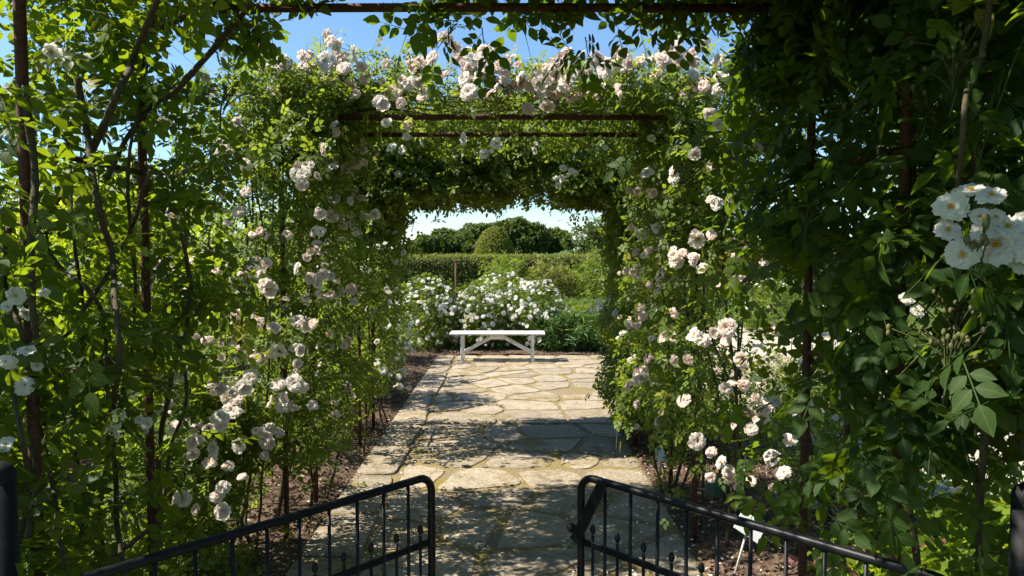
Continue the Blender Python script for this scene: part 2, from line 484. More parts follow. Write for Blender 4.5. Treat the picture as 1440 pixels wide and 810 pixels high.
def foliage(parent, regions, n, leaf, lod=1, nl=5, per=7, tw=(.15, .4), seed=1, mat='leaf', droop=.35, twig_r=.0022, hedge=False, name='foliage', flat=.75, tshift=0., free=False, wid=1.0):
    rng = np.random.default_rng(seed)
    p, d = sample(regions, n, rng)
    n = len(p)
    L = rng.uniform(*tw, n)
    g = rng.uniform(.3, 1, n)*droop
    T = np.linspace(.12, 1, per)[None, :] + rng.uniform(-.04, .04, (n, per))
    pos = p[:, None, :] + d[:, None, :]*(L[:, None]*T)[..., None]
    pos[..., 2] -= (g*L)[:, None]*T**2
    tan = d[:, None, :] + np.zeros((n, per, 3)); tan[..., 2] -= (2*g)[:, None]*T
    tan = unit(tan).reshape(-1, 3); pos = pos.reshape(-1, 3)
    K = len(pos)
    ref = unit(rng.normal(size=(n, 3)))
    s1 = unit(np.cross(d, ref)); s2 = np.cross(d, s1)
    az = (np.arange(per)*2.4)[None, :] + rng.uniform(0, 6.28, n)[:, None]
    side = (s1[:, None, :]*np.cos(az)[..., None] + s2[:, None, :]*np.sin(az)[..., None]).reshape(-1, 3)
    ax = unit(.55*tan + .9*side + np.array((0, 0, -.12)) + rng.normal(size=(K, 3))*.2)
    nn = np.array((-.25, 0, flat)) + rng.normal(size=(K, 3))*.42 + tan*.15
    nn = unit(nn - ax*(nn*ax).sum(1, keepdims=True))
    bb = np.cross(nn, ax)
    keep_tw = np.ones(n, bool)
    base = np.repeat(np.clip(rng.normal(.42+tshift, .17, n), 0, 1), per) + np.tile(np.linspace(-.10, .22, per), n)
    if not free:
        ok = np.ones(K, bool)
        tipp = pos + ax*leaf*1.6
        for (x0, x1, y0, y1, z0, z1, q) in CLIPPED:
            ins = np.zeros(K, bool)
            for pp in (pos, tipp):
                ins |= (pp[:, 0] > x0) & (pp[:, 0] < x1) & (pp[:, 1] > y0) & (pp[:, 1] < y1) & (pp[:, 2] > z0) & (pp[:, 2] < z1)
            ok &= ~(ins & (rng.random(K) < q))
        keep_tw = ok.reshape(n, per).mean(1) > .6
        pos, ax, nn, bb, base = pos[ok], ax[ok], nn[ok], bb[ok], base[ok]
        K = len(pos)
    Vt, Ft = compound(nl, lod)
    nv = len(Vt)
    sc = leaf*rng.uniform(.6, 1.2, K)
    curl = rng.uniform(-.02, .12, K)
    u, v, w = Vt[:, 0], Vt[:, 1]*wid, Vt[:, 2]
    W = w[None, :]*rng.uniform(.5, 1.8, K)[:, None] - curl[:, None]*(u**2)[None, :] + rng.uniform(-.1, .15, K)[:, None]*np.abs(v)[None, :]
    V = pos[:, None, :] + sc[:, None, None]*(u[None, :, None]*ax[:, None, :] + v[None, :, None]*bb[:, None, :] + W[..., None]*nn[:, None, :])
    V = V.reshape(-1, 3)
    V[:, 2] = np.maximum(V[:, 2], .015)
    fl = np.array([i for f in Ft for i in f]); ft = np.array([len(f) for f in Ft])
    loops = (np.arange(K)[:, None]*nv + fl[None, :]).ravel()
    totals = np.tile(ft, K)
    ribt = np.ones(nv)
    if lod > 0: ribt[np.abs(w) < 1e9] = 1.0
    if lod > 0:
        k_ = 11 if lod == 2 else 8
        rows_ = ([0], [1, 2, 3], [4, 5, 6], [7, 8, 9], [10]) if lod == 2 else ([0], [1, 2, 3], [4, 5, 6], [7])
        for q_ in range(nl):
            for r_ in rows_: ribt[q_*k_ + (r_[0] if len(r_) == 1 else r_[1])] = 0.0
    rib = np.tile(ribt, K)
    tint = np.repeat(np.clip(base + rng.normal(0, .10, K), 0, 1), nv)
    midx = np.zeros(len(totals), np.int32)
    if not hedge:        # the twigs the leaves sit on: three-sided, four rings
        p, d, L, g, s1, s2 = p[keep_tw], d[keep_tw], L[keep_tw], g[keep_tw], s1[keep_tw], s2[keep_tw]
        n = len(p)
        ts = np.array([0, .35, .7, 1.0])
        tp = p[:, None, :] + d[:, None, :]*(L[:, None]*ts[None, :])[..., None]
        tp[..., 2] -= (g*L)[:, None]*(ts**2)[None, :]
        tp[..., 2] = np.maximum(tp[..., 2], .01)
        ang = np.array([0, 2.094, 4.189])
        off = s1[:, None, :]*np.cos(ang)[None, :, None] + s2[:, None, :]*np.sin(ang)[None, :, None]
        rr = twig_r*np.array([1.3, 1.0, .75, .4])
        tv = tp[:, :, None, :] + off[:, None, :, :]*rr[None, :, None, None]
        tv = tv.reshape(-1, 3)
        tf = []
        for a in range(3):
            for k in range(3):
                k2 = (k+1) % 3
                tf += [a*3+k, a*3+k2, (a+1)*3+k2, (a+1)*3+k]
        tl = (np.arange(n)[:, None]*12 + np.array(tf)[None, :]).ravel() + len(V)
        V = np.concatenate([V, tv]); loops = np.concatenate([loops, tl])
        totals = np.concatenate([totals, np.full(n*9, 4)]); midx = np.concatenate([midx, np.full(n*9, 1)])
        tint = np.concatenate([tint, np.full(len(tv), .5)]); rib = np.concatenate([rib, np.ones(len(tv))])
    me = np_mesh(name, V, loops, totals, [M[mat], M['stem_green']], midx, tint)
    at = me.attributes.new('rib', 'FLOAT', 'POINT'); at.data.foreach_set('value', rib.astype(np.float32))
    return link(name, me, parent)


# ------------------------------------------------------------------ blossoms
def petal(mb, R_, W_, ang, op, cup, rnd, nu=4, nv=4, tint=0.):
    vs = []
    for i in range(nu+1):
        t = i/nu
        hw = W_*(.18 + .82*math.sin(min(t*1.18, 1)*math.pi*.5)**.9)*(1 - .30*max(0, t-.72)/.28)
        a = op - cup*(t-.35)
        for j in range(nv+1):
            s = j/nv*2-1
            notch = 1-.13*(1-min(1, abs(s)*2.2))*max(0, t-.7)/.3 - .14*s*s*t + .05*math.sin(7*s+rnd*20)*t*t
            r = R_*t*notch
            x = r*math.cos(a) + .01
            z = r*math.sin(a) + .16*W_*s*s + .07*R_*t*math.sin(3.5*s+rnd*9)*t + .04*R_*math.sin(8*s+5*t+rnd*31)*t*t
            y = hw*s
            ca, sa = math.cos(ang), math.sin(ang)
            vs.append((x*ca-y*sa, x*sa+y*ca, z))
    fs = []
    for i in range(nu):
        for j in range(nv):
            a = i*(nv+1)+j
            fs.append((a, a+nv+1, a+nv+2, a+1))
    mb.add(vs, fs, 0)


def blossom_mesh(kind, seed, mat, lo=False):
    r = random.Random(seed)
    mb = MB()
    nu, nv = (2, 2) if lo else (6, 6) if kind == 'open' else (5, 5)
    if kind == 'open':
        rings = [(7, 1.0, .46, .08, .15), (6, .84, .42, .34, .35), (4, .55, .26, .72, .5)]
    elif kind == 'double':
        rings = [(7, 1.0, .50, .12, .35), (7, .86, .46, .42, .5), (6, .66, .38, .78, .65), (5, .45, .26, 1.1, .7)]
    else:   # half open bud
        rings = [(5, .9, .5, .9, .6), (5, .7, .42, 1.15, .6)]
    for q, (n, R_, W_, op, cup) in enumerate(rings):
        a0 = r.random()*6
        for k in range(n):
            petal(mb, R_*r.uniform(.86, 1.1), W_*r.uniform(.85, 1.12), a0+k*2*math.pi/n+r.uniform(-.18, .18), op+r.uniform(-.16, .16), cup*r.uniform(.5, 1.4), r.random(), nu, nv)
    npet = len(mb.v)
    if kind == 'open' and not lo:
        mb.ball((0, 0, .06), .13, 8, 4, 1, (1, 1, .5))
        for k in range(34):
            a, b = r.random()*6.28, r.uniform(.1, 1.0)
            e = Vector((math.cos(a)*math.sin(b), math.sin(a)*math.sin(b), math.cos(b)))*r.uniform(.24, .38)
            mb.tube([(0, 0, .03), e*.85, e], [.010, .010, .034], 3, 1)
    elif kind == 'open':
        mb.ball((0, 0, .08), .2, 6, 3, 1, (1, 1, .6))
    mb.ball((0, 0, -.09), .13, 6, 4, 2, (1, 1, 1.1))                  # calyx
    mb.tube([(0, 0, -.1), (.04, .02, -.6), (.1, -.02, -1.3)], [.045, .035, .03], 4, 2)
    me = mb.mesh('blossom', [mat, M['stamen'], M['stem_green']])
    a = me.attributes.new('tint', 'FLOAT', 'POINT')
    vals = np.full(len(me.vertices), .1)
    co = np.array([v.co[:] for v in me.vertices])
    rad = np.linalg.norm(co[:, :2], axis=1)
    vals[:npet] = np.clip(.28*(1-rad[:npet]), 0, 1) if kind != 'open' else .05
    a.data.foreach_set('value', vals.astype(np.float32))
    return me


BL = {}
for kind in ('open', 'double', 'half'):
    for nm in ('petal_white', 'petal_pink'):
        BL[kind, nm] = [blossom_mesh(kind, i*7+3, M[nm]) for i in range(4)]
        BL[kind, nm, 'lo'] = [blossom_mesh(kind, i*5+1, M[nm], True) for i in range(3)]
BL['double', 'petal_rose'] = [blossom_mesh('double', 5, M['petal_rose'])]
BL['double', 'petal_rose', 'lo'] = [blossom_mesh('double', 5, M['petal_rose'], True)]


def put_blossom(parent, p, r, face, mat='petal_white', kinds=('double',), lo=False, name='blossom'):
    k = random.choice(kinds)
    key = (k, mat, 'lo') if lo else (k, mat)
    if key not in BL: key = ('double', mat) + (('lo',) if lo else ())
    o = link(name, random.choice(BL[key]), parent)
    n = Vector(face).normalized()
    q = n.to_track_quat('Z', 'X')
    s = r*random.uniform(.62, 1.15)
    Mx = Matrix.Translation(p) @ q.to_matrix().to_4x4() @ Matrix.Rotation(random.random()*6.28, 4, 'Z') @ Matrix.Diagonal((s, s, s*random.uniform(.8, 1.15), 1))
    o.matrix_parent_inverse = Matrix.Translation(parent.location).inverted()
    o.matrix_basis = Mx
    return o


def facing(out=(0, -.7, .5), j=.45):
    v = Vector(out) + Vector((random.gauss(0, j), random.gauss(0, j), random.gauss(0, j)))
    return v if v.length > .05 else Vector(out)


def cluster(parent, c, n, r, out, mat='petal_white', kinds=('double',), spread=1.5, lo=False, j=.45):
    for k in range(n):
        off = Vector((random.gauss(0, 1), random.gauss(0, 1), random.gauss(0, .7)))*r*spread*.75*(0 if n == 1 else 1)
        put_blossom(parent, c+off, r, facing(out, j), mat, kinds, lo)


def bud_truss(parent, base, up, h, n, seed):
    """an airy spray of unopened buds"""
    rr = random.Random(seed)
    mb = MB()
    base, up = Vector(base), Vector(up).normalized()
    tip = base + up*h
    mb.tube(spline([base, base+up*h*.5+Vector((rr.uniform(-.01, .01), 0, 0)), tip], 3), .003, 5, 0)
    for k in range(n):
        s = base + up*h*rr.uniform(.3, .95)
        e = tip + Vector((rr.gauss(0, .5), rr.gauss(0, .5), rr.uniform(-.35, .35)))*h*.55
        mb.tube(spline([s, (s+e)/2+up*h*.04, e], 3), [.0018]*7, 4, 0)
        mb.ball(e, .0055*rr.uniform(.7, 1.2), 6, 5, 1, (1, 1, 1.45))
    return mb.build('bud_spray', [M['stem_green'], M['bud']], parent)


def cane(parent, pts, r0, r1, mat='cane', name='cane', n=7):
    mb = MB()
    sp = spline(pts, 7)
    m = len(sp)-1
    sp = [p + Vector((mnoise.noise(p*5), mnoise.noise(p*5+Vector((9, 0, 0))), 0))*.012 for p in sp]
    mb.tube(sp, [(r0+(r1-r0)*i/m)*(1+.15*mnoise.noise(p*22)) for i, p in enumerate(sp)], n)
    if name == 'cane' and r0 > .0085:
        for q in range(int(m*1.6)):
            i = random.randrange(1, m); t = (sp[i]-sp[i-1]).normalized(); o = t.orthogonal().normalized()
            o = Matrix.Rotation(random.random()*6.28, 3, t) @ o
            b = sp[i]+o*r0*.6
            mb.tube([b, b+o*.007+t*.001, b+o*.014-t*.004], [.0045, .0024, .0004], 4)
    return mb.build(name, M[mat], parent)


def rand_cane(parent, x, y, box, r0=.011, r1=.004):
    """a cane rising from the bed at (x, y) through a box of foliage"""
    x0, x1, y0, y1, z0, z1 = box
    pts = [(x, y, -.02)]
    z, cx, cy = 0, x, y
    k = random.randint(3, 5)
    top = random.uniform(.75, 1)*z1
    for i in range(k):
        z = top*(i+1)/k
        cx += random.uniform(-.16, .16); cy += random.uniform(-.16, .16)
        cx = min(max(cx, x0+.1), x1-.1); cy = min(max(cy, y0+.1), y1-.1)
        pts.append((cx, cy, z))
    cane(parent, pts, r0*random.uniform(.7, 1.3), r1)
# ================================================================== SETTING
def sheet(name, x0, x1, y0, y1, z, mat, step=None, amp=0., fr=3., edge=None):
    if step is None:
        me = bpy.data.meshes.new(name)
        me.from_pydata([(x0, y0, z), (x1, y0, z), (x1, y1, z), (x0, y1, z)], [], [(0, 1, 2, 3)])
        me.materials.append(mat)
    else:
        nx, ny = int((x1-x0)/step)+1, int((y1-y0)/step)+1
        X, Y = np.meshgrid(np.linspace(x0, x1, nx), np.linspace(y0, y1, ny))
        p = np.stack([X.ravel(), Y.ravel(), np.zeros(nx*ny)], 1)
        h = vnoise(p*fr, 1)*.55 + vnoise(p*fr*3.1, 2)*.3 + vnoise(p*fr*8, 3)*.15
        p[:, 2] = z + amp*h
        if edge is not None: p[:, 2] = .012 + (p[:, 2]-.012)*np.clip(np.abs(p[:, 0]-edge)/.16, 0, 1)
        i = (np.arange(ny-1)[:, None]*nx + np.arange(nx-1)[None, :]).ravel()
        lo = np.stack([i, i+1, i+nx+1, i+nx], 1).ravel()
        me = np_mesh(name, p, lo, np.full(len(i), 4), [mat])
    return tag(link(name, me), kind='structure')


sheet('ground', -700, 700, -300, 1200, -.02, M['grass'])
sheet('gravel', 2.75, 12, 3.2, 17, .004, M['gravel'])
sheet('flower_bed', -6.0, -1.20, .3, 13.2, .0, M['soil'], .035, .085, 3.0, -1.20)
sheet('flower_bed', 1.02, 2.75, .3, 8.1, .0, M['soil'], .035, .085, 3.0, 1.02)
sheet('flower_bed', -1.235, 3.6, 12.38, 18, .0, M['soil'], .06, .08, 3.0)


def clip(poly, a, b, c):
    """keep a*x+b*y <= c"""
    out = []
    for i in range(len(poly)):
        p, q = poly[i], poly[(i+1) % len(poly)]
        dp, dq = a*p[0]+b*p[1]-c, a*q[0]+b*q[1]-c
        if dp <= 0: out.append(p)
        if dp*dq < 0:
            t = dp/(dp-dq)
            out.append((p[0]+t*(q[0]-p[0]), p[1]+t*(q[1]-p[1])))
    return out


STV, STF, STT = [], [], []


def add_stone(poly, z0, h, rr, rough=.012):
    if len(poly) < 3: return
    ar = .5*abs(sum(poly[i][0]*poly[(i+1) % len(poly)][1]-poly[(i+1) % len(poly)][0]*poly[i][1] for i in range(len(poly))))
    if ar < .012: return
    for _ in range(2):               # knock the corners off
        q = []
        for i in range(len(poly)):
            p, n = poly[i], poly[(i+1) % len(poly)]
            L = math.hypot(n[0]-p[0], n[1]-p[1])
            t = min(.25, .045/max(L, .01))
            q += [(p[0]+t*(n[0]-p[0]), p[1]+t*(n[1]-p[1])), (n[0]+t*(p[0]-n[0]), n[1]+t*(p[1]-n[1]))]
        poly = q
    q = []
    for i in range(len(poly)):       # ragged hewn edges
        p, n = poly[i], poly[(i+1) % len(poly)]
        L = math.hypot(n[0]-p[0], n[1]-p[1])
        k = max(1, int(L/.05))
        for j in range(k):
            x, y = p[0]+(n[0]-p[0])*j/k, p[1]+(n[1]-p[1])*j/k
            w = Vector((x*9, y*9, 1.3))
            q.append((x+rough*mnoise.noise(w), y+rough*mnoise.noise(w+Vector((7, 3, 0)))))
    poly = q
    cx = sum(p[0] for p in poly)/len(poly); cy = sum(p[1] for p in poly)/len(poly)
    tx, ty = rr.gauss(0, .006), rr.gauss(0, .006)
    hh = h*rr.uniform(.7, 1.2)
    o = len(STV)
    n = len(poly)
    for ins, z in ((0, z0-.012), (.004, z0+hh*.65), (.014, z0+hh)):
        for x, y in poly:
            d = math.hypot(x-cx, y-cy) or 1
            x2, y2 = x-(x-cx)/d*ins, y-(y-cy)/d*ins
            STV.append((x2, y2, z+(tx*(x2-cx)+ty*(y2-cy) if ins else 0)))
    for r in range(2):
        for i in range(n):
            j = (i+1) % n
            STF.append((o+r*n+i, o+r*n+j, o+(r+1)*n+j, o+(r+1)*n+i))
    STF.append(tuple(o+2*n+i for i in range(n)))
    STT.extend([rr.random()]*(3*n))


def crazy(x0, x1, y0, y1, sx, sy, gap, z0, h, seed, jit=.42):
    rr = random.Random(seed)
    S = []
    ny = int((y1-y0)/sy+.5); nx = int((x1-x0)/sx+.5)
    for j in range(ny):
        for i in range(nx):
            S.append((x0+(i+.5+rr.uniform(-jit, jit)+(.25 if j % 2 else -.25))*(x1-x0)/nx, y0+(j+.5+rr.uniform(-jit, jit))*(y1-y0)/ny))
    for p in S:
        if rr.random() < .04: continue
        poly = [(x0, y0), (x1, y0), (x1, y1), (x0, y1)]
        for q in sorted(S, key=lambda q: (q[0]-p[0])**2+(q[1]-p[1])**2)[1:18]:
            dx, dy = q[0]-p[0], q[1]-p[1]
            L = math.hypot(dx, dy)
            if L < .02: continue
            dx, dy = dx/L, dy/L
            mx, my = (p[0]+q[0])/2, (p[1]+q[1])/2
            poly = clip(poly, dx, dy, dx*mx+dy*my-gap*rr.uniform(.3, .7))
            if len(poly) < 3: break
        add_stone(poly, z0, h, rr, .022)


rr = random.Random(4)
crazy(-.86, 1.05, .2, 7.47, .50, .52, .06, .02, .009, 21)
crazy(-.90, 4.6, 7.78, 12.38, .53, .42, .055, .02, .010, 22)
y = .2
while y < 12.3:                                    # long kerb slabs down the left edge
    L = rr.uniform(.55, 1.05)
    y2 = min(y+L, 12.36)
    w = -.90 if y < 7.5 else -.94
    add_stone([(-1.235, y+.01), (w+rr.uniform(-.03, .03), y+.01), (w+rr.uniform(-.03, .03), y2-.01), (-1.235, y2-.01)], .02, .018, rr, .009)
    y = y2+.012
x = -.88
while x < 3.2:                                     # the straight cross band
    L = rr.uniform(.7, 1.3)
    add_stone([(x, 7.49), (x+L-.015, 7.49), (x+L-.015, 7.76), (x, 7.76)], .02, .018, rr, .008)
    x += L
me = bpy.data.meshes.new('path')
me.from_pydata(STV, [], STF)
me.materials.append(M['stone'])
a = me.attributes.new('tint', 'FLOAT', 'POINT'); a.data.foreach_set('value', np.array(STT, np.float32))
path = tag(link('path', me), kind='structure')
jm = MB()
for x0, x1, y0, y1 in ((-1.24, 1.06, .2, 8.1), (-1.24, 4.62, 8.1, 12.40)):
    jm.add([(x0, y0, .02), (x1, y0, .02), (x1, y1, .02), (x0, y1, .02)], [(0, 1, 2, 3)], 0, False)
tag(jm.build('path_bedding', M['joint']), kind='structure')


def flakes(name, boxes, n, s0, s1, mat, seed, z=.05, lift=.03, flat=.5, fn=None):
    rng = np.random.default_rng(seed)
    P0 = []
    for (x0, x1, y0, y1, w) in boxes:
        k = int(n*w)
        P0.append(np.stack([rng.uniform(x0, x1, k), rng.uniform(y0, y1, k), z+rng.uniform(0, lift, k)], 1))
    p = np.concatenate(P0); n = len(p)
    a = unit(rng.normal(size=(n, 3))*np.array((1, 1, flat))); b = unit(np.cross(a, rng.normal(size=(n, 3))*np.array((flat, flat, 1))))
    c = np.cross(a, b)
    s = rng.uniform(s0, s1, n)[:, None]
    V = np.stack([p+a*s, p+b*s*.6, p-a*s*.8, p-b*s*.5, p+c*s*.35], 1).reshape(-1, 3)
    f = np.array([0, 1, 4, 1, 2, 4, 2, 3, 4, 3, 0, 4, 0, 3, 2, 0, 2, 1])
    lo = (np.arange(n)[:, None]*5+f[None, :]).ravel()
    me = np_mesh(name, V, lo, np.full(n*6, 3), [mat], None, np.repeat(rng.random(n), 5), False)
    return tag(link(name, me), kind='stuff')


flakes('mulch', [(-2.6, -1.235, 2.5, 12.4, .55), (1.06, 2.4, 2.5, 8.0, .35), (-1.2, 1.5, 12.4, 12.9, .1)], 26000, .006, .024, M['chip'], 3, .03)
flakes('fallen_petals', [(-.9, 1.0, 3.2, 7.5, .18), (1.06, 2.2, 2.8, 6, .36), (.3, 1.1, 3.0, 5.2, .22), (-2.2, -1.2, 3, 9, .24)], 640, .010, .020, M['petal_white'], 5, .046, .012, .15)

# ================================================================== SKY AND SUN
w = bpy.data.worlds.new('World'); bpy.context.scene.world = w
w.use_nodes = True
nt = w.node_tree
for n in list(nt.nodes): nt.nodes.remove(n)
sky = nt.nodes.new('ShaderNodeTexSky'); sky.sky_type = 'NISHITA'; sky.sun_disc = False
sky.sun_elevation = math.asin(SUN_DIR.z)
sky.sun_rotation = math.atan2(SUN_DIR.x, SUN_DIR.y)
sky.altitude = 0; sky.air_density = 1.0; sky.dust_density = .15; sky.ozone_density = 2.5
bg = nt.nodes.new('ShaderNodeBackground'); bg.inputs[1].default_value = .072
wo = nt.nodes.new('ShaderNodeOutputWorld')
tn = nt.nodes.new('ShaderNodeMix'); tn.data_type = 'RGBA'; tn.blend_type = 'MULTIPLY'; tn.inputs[0].default_value = 1
tn.inputs[7].default_value = (.88, 1.04, 1.15, 1)
nt.links.new(sky.outputs[0], tn.inputs[6]); nt.links.new(tn.outputs[2], bg.inputs[0]); nt.links.new(bg.outputs[0], wo.inputs[0])
sl = bpy.data.lights.new('sun', 'SUN'); sl.energy = 5.0; sl.angle = R(.53); sl.color = (1, .93, .80)
so = bpy.data.objects.new('sun', sl); C.objects.link(so)
so.rotation_euler = SUN_DIR.to_track_quat('Z', 'Y').to_euler()
so.location = SUN_DIR*30

# ================================================================== PERGOLA ARCHES
XL, XR = -1.36, 1.10


def arch(y1, y2, top, label):
    e = empty('pergola_arch', ((XL+XR)/2, (y1+y2)/2, 0), label, 'arch', 'rusty iron arches of the rose walk')
    for yy in (y1, y2):
        r = .16
        for sx, x in ((1, XL), (-1, XR)):
            mb = MB()
            pts = [(x, yy, -.05), (x, yy, .6), (x, yy, 1.3), (x, yy, top-r)]
            for k in range(1, 6):
                a = k/5*math.pi/2
                pts.append((x+sx*r*(1-math.cos(a)), yy, top-r+r*math.sin(a)))
            mb.tube(pts, .0165, 8)
            mb.build('post', M['rust'], e)
        mb = MB(); mb.tube([(XL+r, yy, top), ((XL+XR)/2, yy, top+.004), (XR-r, yy, top)], .0165, 8); mb.build('crossbar', M['rust'], e)
    for x in (XL+.55, -.07, XR-.62):
        mb = MB(); mb.tube([(x, y1, top+.012), (x, y2, top+.012)], .008, 6); mb.build('tie_bar', M['rust'], e)
    for x in (XL, XR):
        for z in (.75, 1.42, 2.08):
            mb = MB(); mb.tube([(x, y1, z), (x, y2, z)], .010, 6); mb.build('side_rail', M['rust'], e)
    return e


arch(2.10, 2.77, 2.675, 'rusty iron arch standing nearest, right behind the black gate')
arch(4.43, 5.10, 2.57, 'middle rusty iron arch with two bare crossbars under pale pink roses')
arch(6.60, 7.25, 2.52, 'farthest rusty iron arch, wrapped in dark leaves before the bench')

# ================================================================== GATE
def gate(hx, tx, label, latch):
    H, T = Vector((hx, 1.72, 0)), Vector((tx, 2.60, 0))
    e = empty('garden_gate', H, label, 'gate', 'two leaves of the black garden gate')
    d = (T-H).normalized(); L = (T-H).length
    at = lambda s, z: H + d*s + Vector((0, 0, z))
    mb = MB(); r = .055
    pts = [at(.03, .10), at(.03, 1.0-r)]
    pts += [at(.03+r*(1-math.cos(k/6*math.pi/2)), 1.0-r+r*math.sin(k/6*math.pi/2)) for k in range(1, 7)]
    pts += [at(L*.35, 1.0), at(L*.7, 1.0)]
    pts += [at(L-r+r*math.sin(k/6*math.pi/2), 1.0-r*(1-math.cos(k/6*math.pi/2))) for k in range(0, 7)]
    pts += [at(L, .6), at(L, .10)]
    mb.tube(pts, .0138, 10)
    mb.build('frame', M['black'], e)
    a = math.atan2(d.y, d.x)
    rot = Matrix.Rotation(a, 3, 'Z')
    for z in (.765, .16):
        mb = MB(); mb.box(at(L/2+.015, z), (L-.05, .010, .024), rot, .002); mb.build('rail', M['black'], e)
    n = 11
    for k in range(1, n):
        s = .03 + (L-.03)*k/n
        mb = MB(); mb.tube([at(s, .17), at(s, .99)], .0062, 6); mb.build('baluster', M['black'], e)
    for k in range(n):
        s = .03 + (L-.03)*(k+.5)/n
        mb = MB(); mb.tube([at(s, .17), at(s, .80)], .0056, 6)
        mb.ball(at(s, .82), .0105, 8, 6, 0, (1, 1, 1.7)); mb.build('finial', M['black'], e)
    for z in (.25, .86):
        mb = MB(); mb.tube([at(-.02, z-.03), at(-.02, z+.03)], .012, 8); mb.box(at(.01, z), (.05, .012, .02), rot, .002); mb.build('hinge', M['black'], e)
    if latch:
        nrm = Vector((d.y, -d.x, 0))
        if nrm.y > 0: nrm = -nrm
        p, q = at(L-.115, 1.005)+nrm*.021, at(L+.012, .765)+nrm*.021
        ax = (q-p).normalized(); yv = nrm; xv = ax.cross(yv)
        rm = Matrix((xv, yv, ax)).transposed()
        mb = MB(); mb.box((p+q)/2, (.042, .010, (q-p).length), rm, .003); b = mb.build('latch_bar', M['black'], e)
        mb = MB(); mb.tube([at(L, .80), at(L+.035, .80)], .007, 6); mb.ball(at(L+.045, .80), .018, 10, 7); mb.build('latch_knob', M['black'], e)


gate(-1.09, -.285, 'left leaf of the black iron gate, plain, standing half open', False)
gate(1.09, .245, 'right leaf of the black iron gate with a slanting latch bar and knob', True)
for x, z, nm in ((-1.185, 1.31, 'black round gate post at the left edge beside leafy canes'), (1.195, 1.26, 'black round gate post at the right edge under dark leaves')):
    mb = MB()
    mb.tube([(x, 1.70, -.05), (x, 1.70, z-.035)], .034, 14, 0)
    mb.ball((x, 1.70, z-.036), .036, 14, 8)
    tag(mb.build('gate_post', M['post_paint']), nm, 'post', 'posts of the black garden gate')

# ================================================================== BENCH
bx, by = -.23, 11.82
e = empty('bench', (bx, by, .03), 'white backless wooden bench at the end of the flagstone path', 'bench')
mb = MB()
for k in range(4): mb.box((bx, by-.156+k*.104, .466), (1.50, .096, .026), None, .006)
mb.build('seat', M['white_wood'], e)
for sx in (-1, 1):
    for sy in (-1, 1):
        mb = MB(); mb.box((bx+sx*.555, by+sy*.15, .235), (.046, .044, .42), None, .005)
        mb.box((bx+sx*.555, by+sy*.15, .06), (.054, .052, .075), None, .005); mb.build('leg', M['white_wood'], e)
    mb = MB(); mb.box((bx+sx*.555, by, .415), (.052, .25, .06), None, .004); mb.build('cross_rail', M['white_wood'], e)
for sy in (-1, 1):
    mb = MB(); mb.box((bx-.01, by+sy*.125, .408), (.22, .03, .06), None, .004); mb.build('apron', M['white_wood'], e)
    for sx in (-1, 1):
        p, q = Vector((bx+sx*.53, by+sy*.125, .165)), Vector((bx+sx*.10, by+sy*.125, .40))
        ax = (q-p).normalized(); yv = Vector((0, 1, 0)); rm = Matrix((ax.cross(yv)*-1, yv, ax)).transposed()
        if rm.determinant() < 0: rm = Matrix((ax.cross(yv), yv, ax)).transposed()
        mb = MB(); mb.box((p+q)/2, (.032, .026, (q-p).length), rm, .004); mb.build('brace', M['white_wood'], e)


# ================================================================== ROSES
def rose(name, loc, label, cat='rose', group=None):
    return empty(name, (loc[0], loc[1], 0), label, cat, group)


GW = 'climbing roses trained up the iron arches'
LFACE, RFACE = (.1, -.85, .45), (-.6, -.7, .35)


def wall_d(px, x, d0, d1):
    """depth at which the view through photo column px meets the plane at x"""
    k = (px-CX)/F
    d = x/k if abs(k) > 1e-4 and x/k > 0 else d1
    return min(max(d, d0), d1)


def flowers_at(parent, lst, x, d0, d1, r, out, mat, kinds, lo=False, jit=.06):
    for it in lst:
        px, py = it[0], it[1]
        n = it[2] if len(it) > 2 else 1
        rr_ = r*(it[3] if len(it) > 3 else 1)
        d = wall_d(px, x, d0, d1) + random.uniform(-jit, jit)
        cluster(parent, P(px, py, d), n, rr_, out, mat, kinds, 1.5, lo)


def flowers_in(parent, boxes, n, r, out, mat, kinds, lo=False, nmax=3, face=None):
    """blossoms on the seen faces of foliage boxes"""
    for (x0, x1, y0, y1, z0, z1) in boxes:
        k = 0
        while k < n:
            p = Vector((random.uniform(x0, x1), random.uniform(y0, y1), random.uniform(z0, z1)))
            m = random.choice((1, 1, 2, nmax))
            cluster(parent, p, m, r*random.uniform(.8, 1.1), out, mat, kinds, 1.6, lo, .5)
            k += m


# ---- left, near the gate: open, backlit
a1 = rose('climbing_rose', (-1.5, 2.3), 'open backlit climbing rose with thick bare canes left of the gate', 'climbing rose', GW)
foliage(a1, [dict(b=(-1.95, -1.22, 1.75, 3.15, .0, 1.25), w=1.0, thr=.60, out=(.2, -.2, .3)),
             dict(b=(-2.0, -1.30, 1.9, 3.1, 1.2, 2.8), w=1.05, thr=.64, out=(.2, -.1, .2)),
             dict(b=(-1.5, -1.0, 2.9, 3.3, 1.5, 2.35), w=.35, thr=.6, out=(.3, -.3, 0)),
             dict(b=(-1.75, -1.2, 1.95, 2.8, .3, 1.5), w=.45, thr=.55, out=(.1, -.3, .4)),
             dict(b=(-1.75, -.75, 2.0, 3.0, 2.62, 2.95), w=.6, thr=.62, out=(.1, .1, .1)),
             dict(b=(-1.0, .0, 2.15, 2.85, 2.74, 2.95), w=.28, thr=.62, out=(.1, .2, .2)),
             dict(b=(-1.9, .2, .2, 2.0, 2.72, 3.05), w=.9, thr=.60, out=(.1, 0, .2))], 840, .055, 2, 5, 6, (.16, .42), 5, 'leaf_near', .6)  # last box is out-of-frame canopy, added to shade the right side
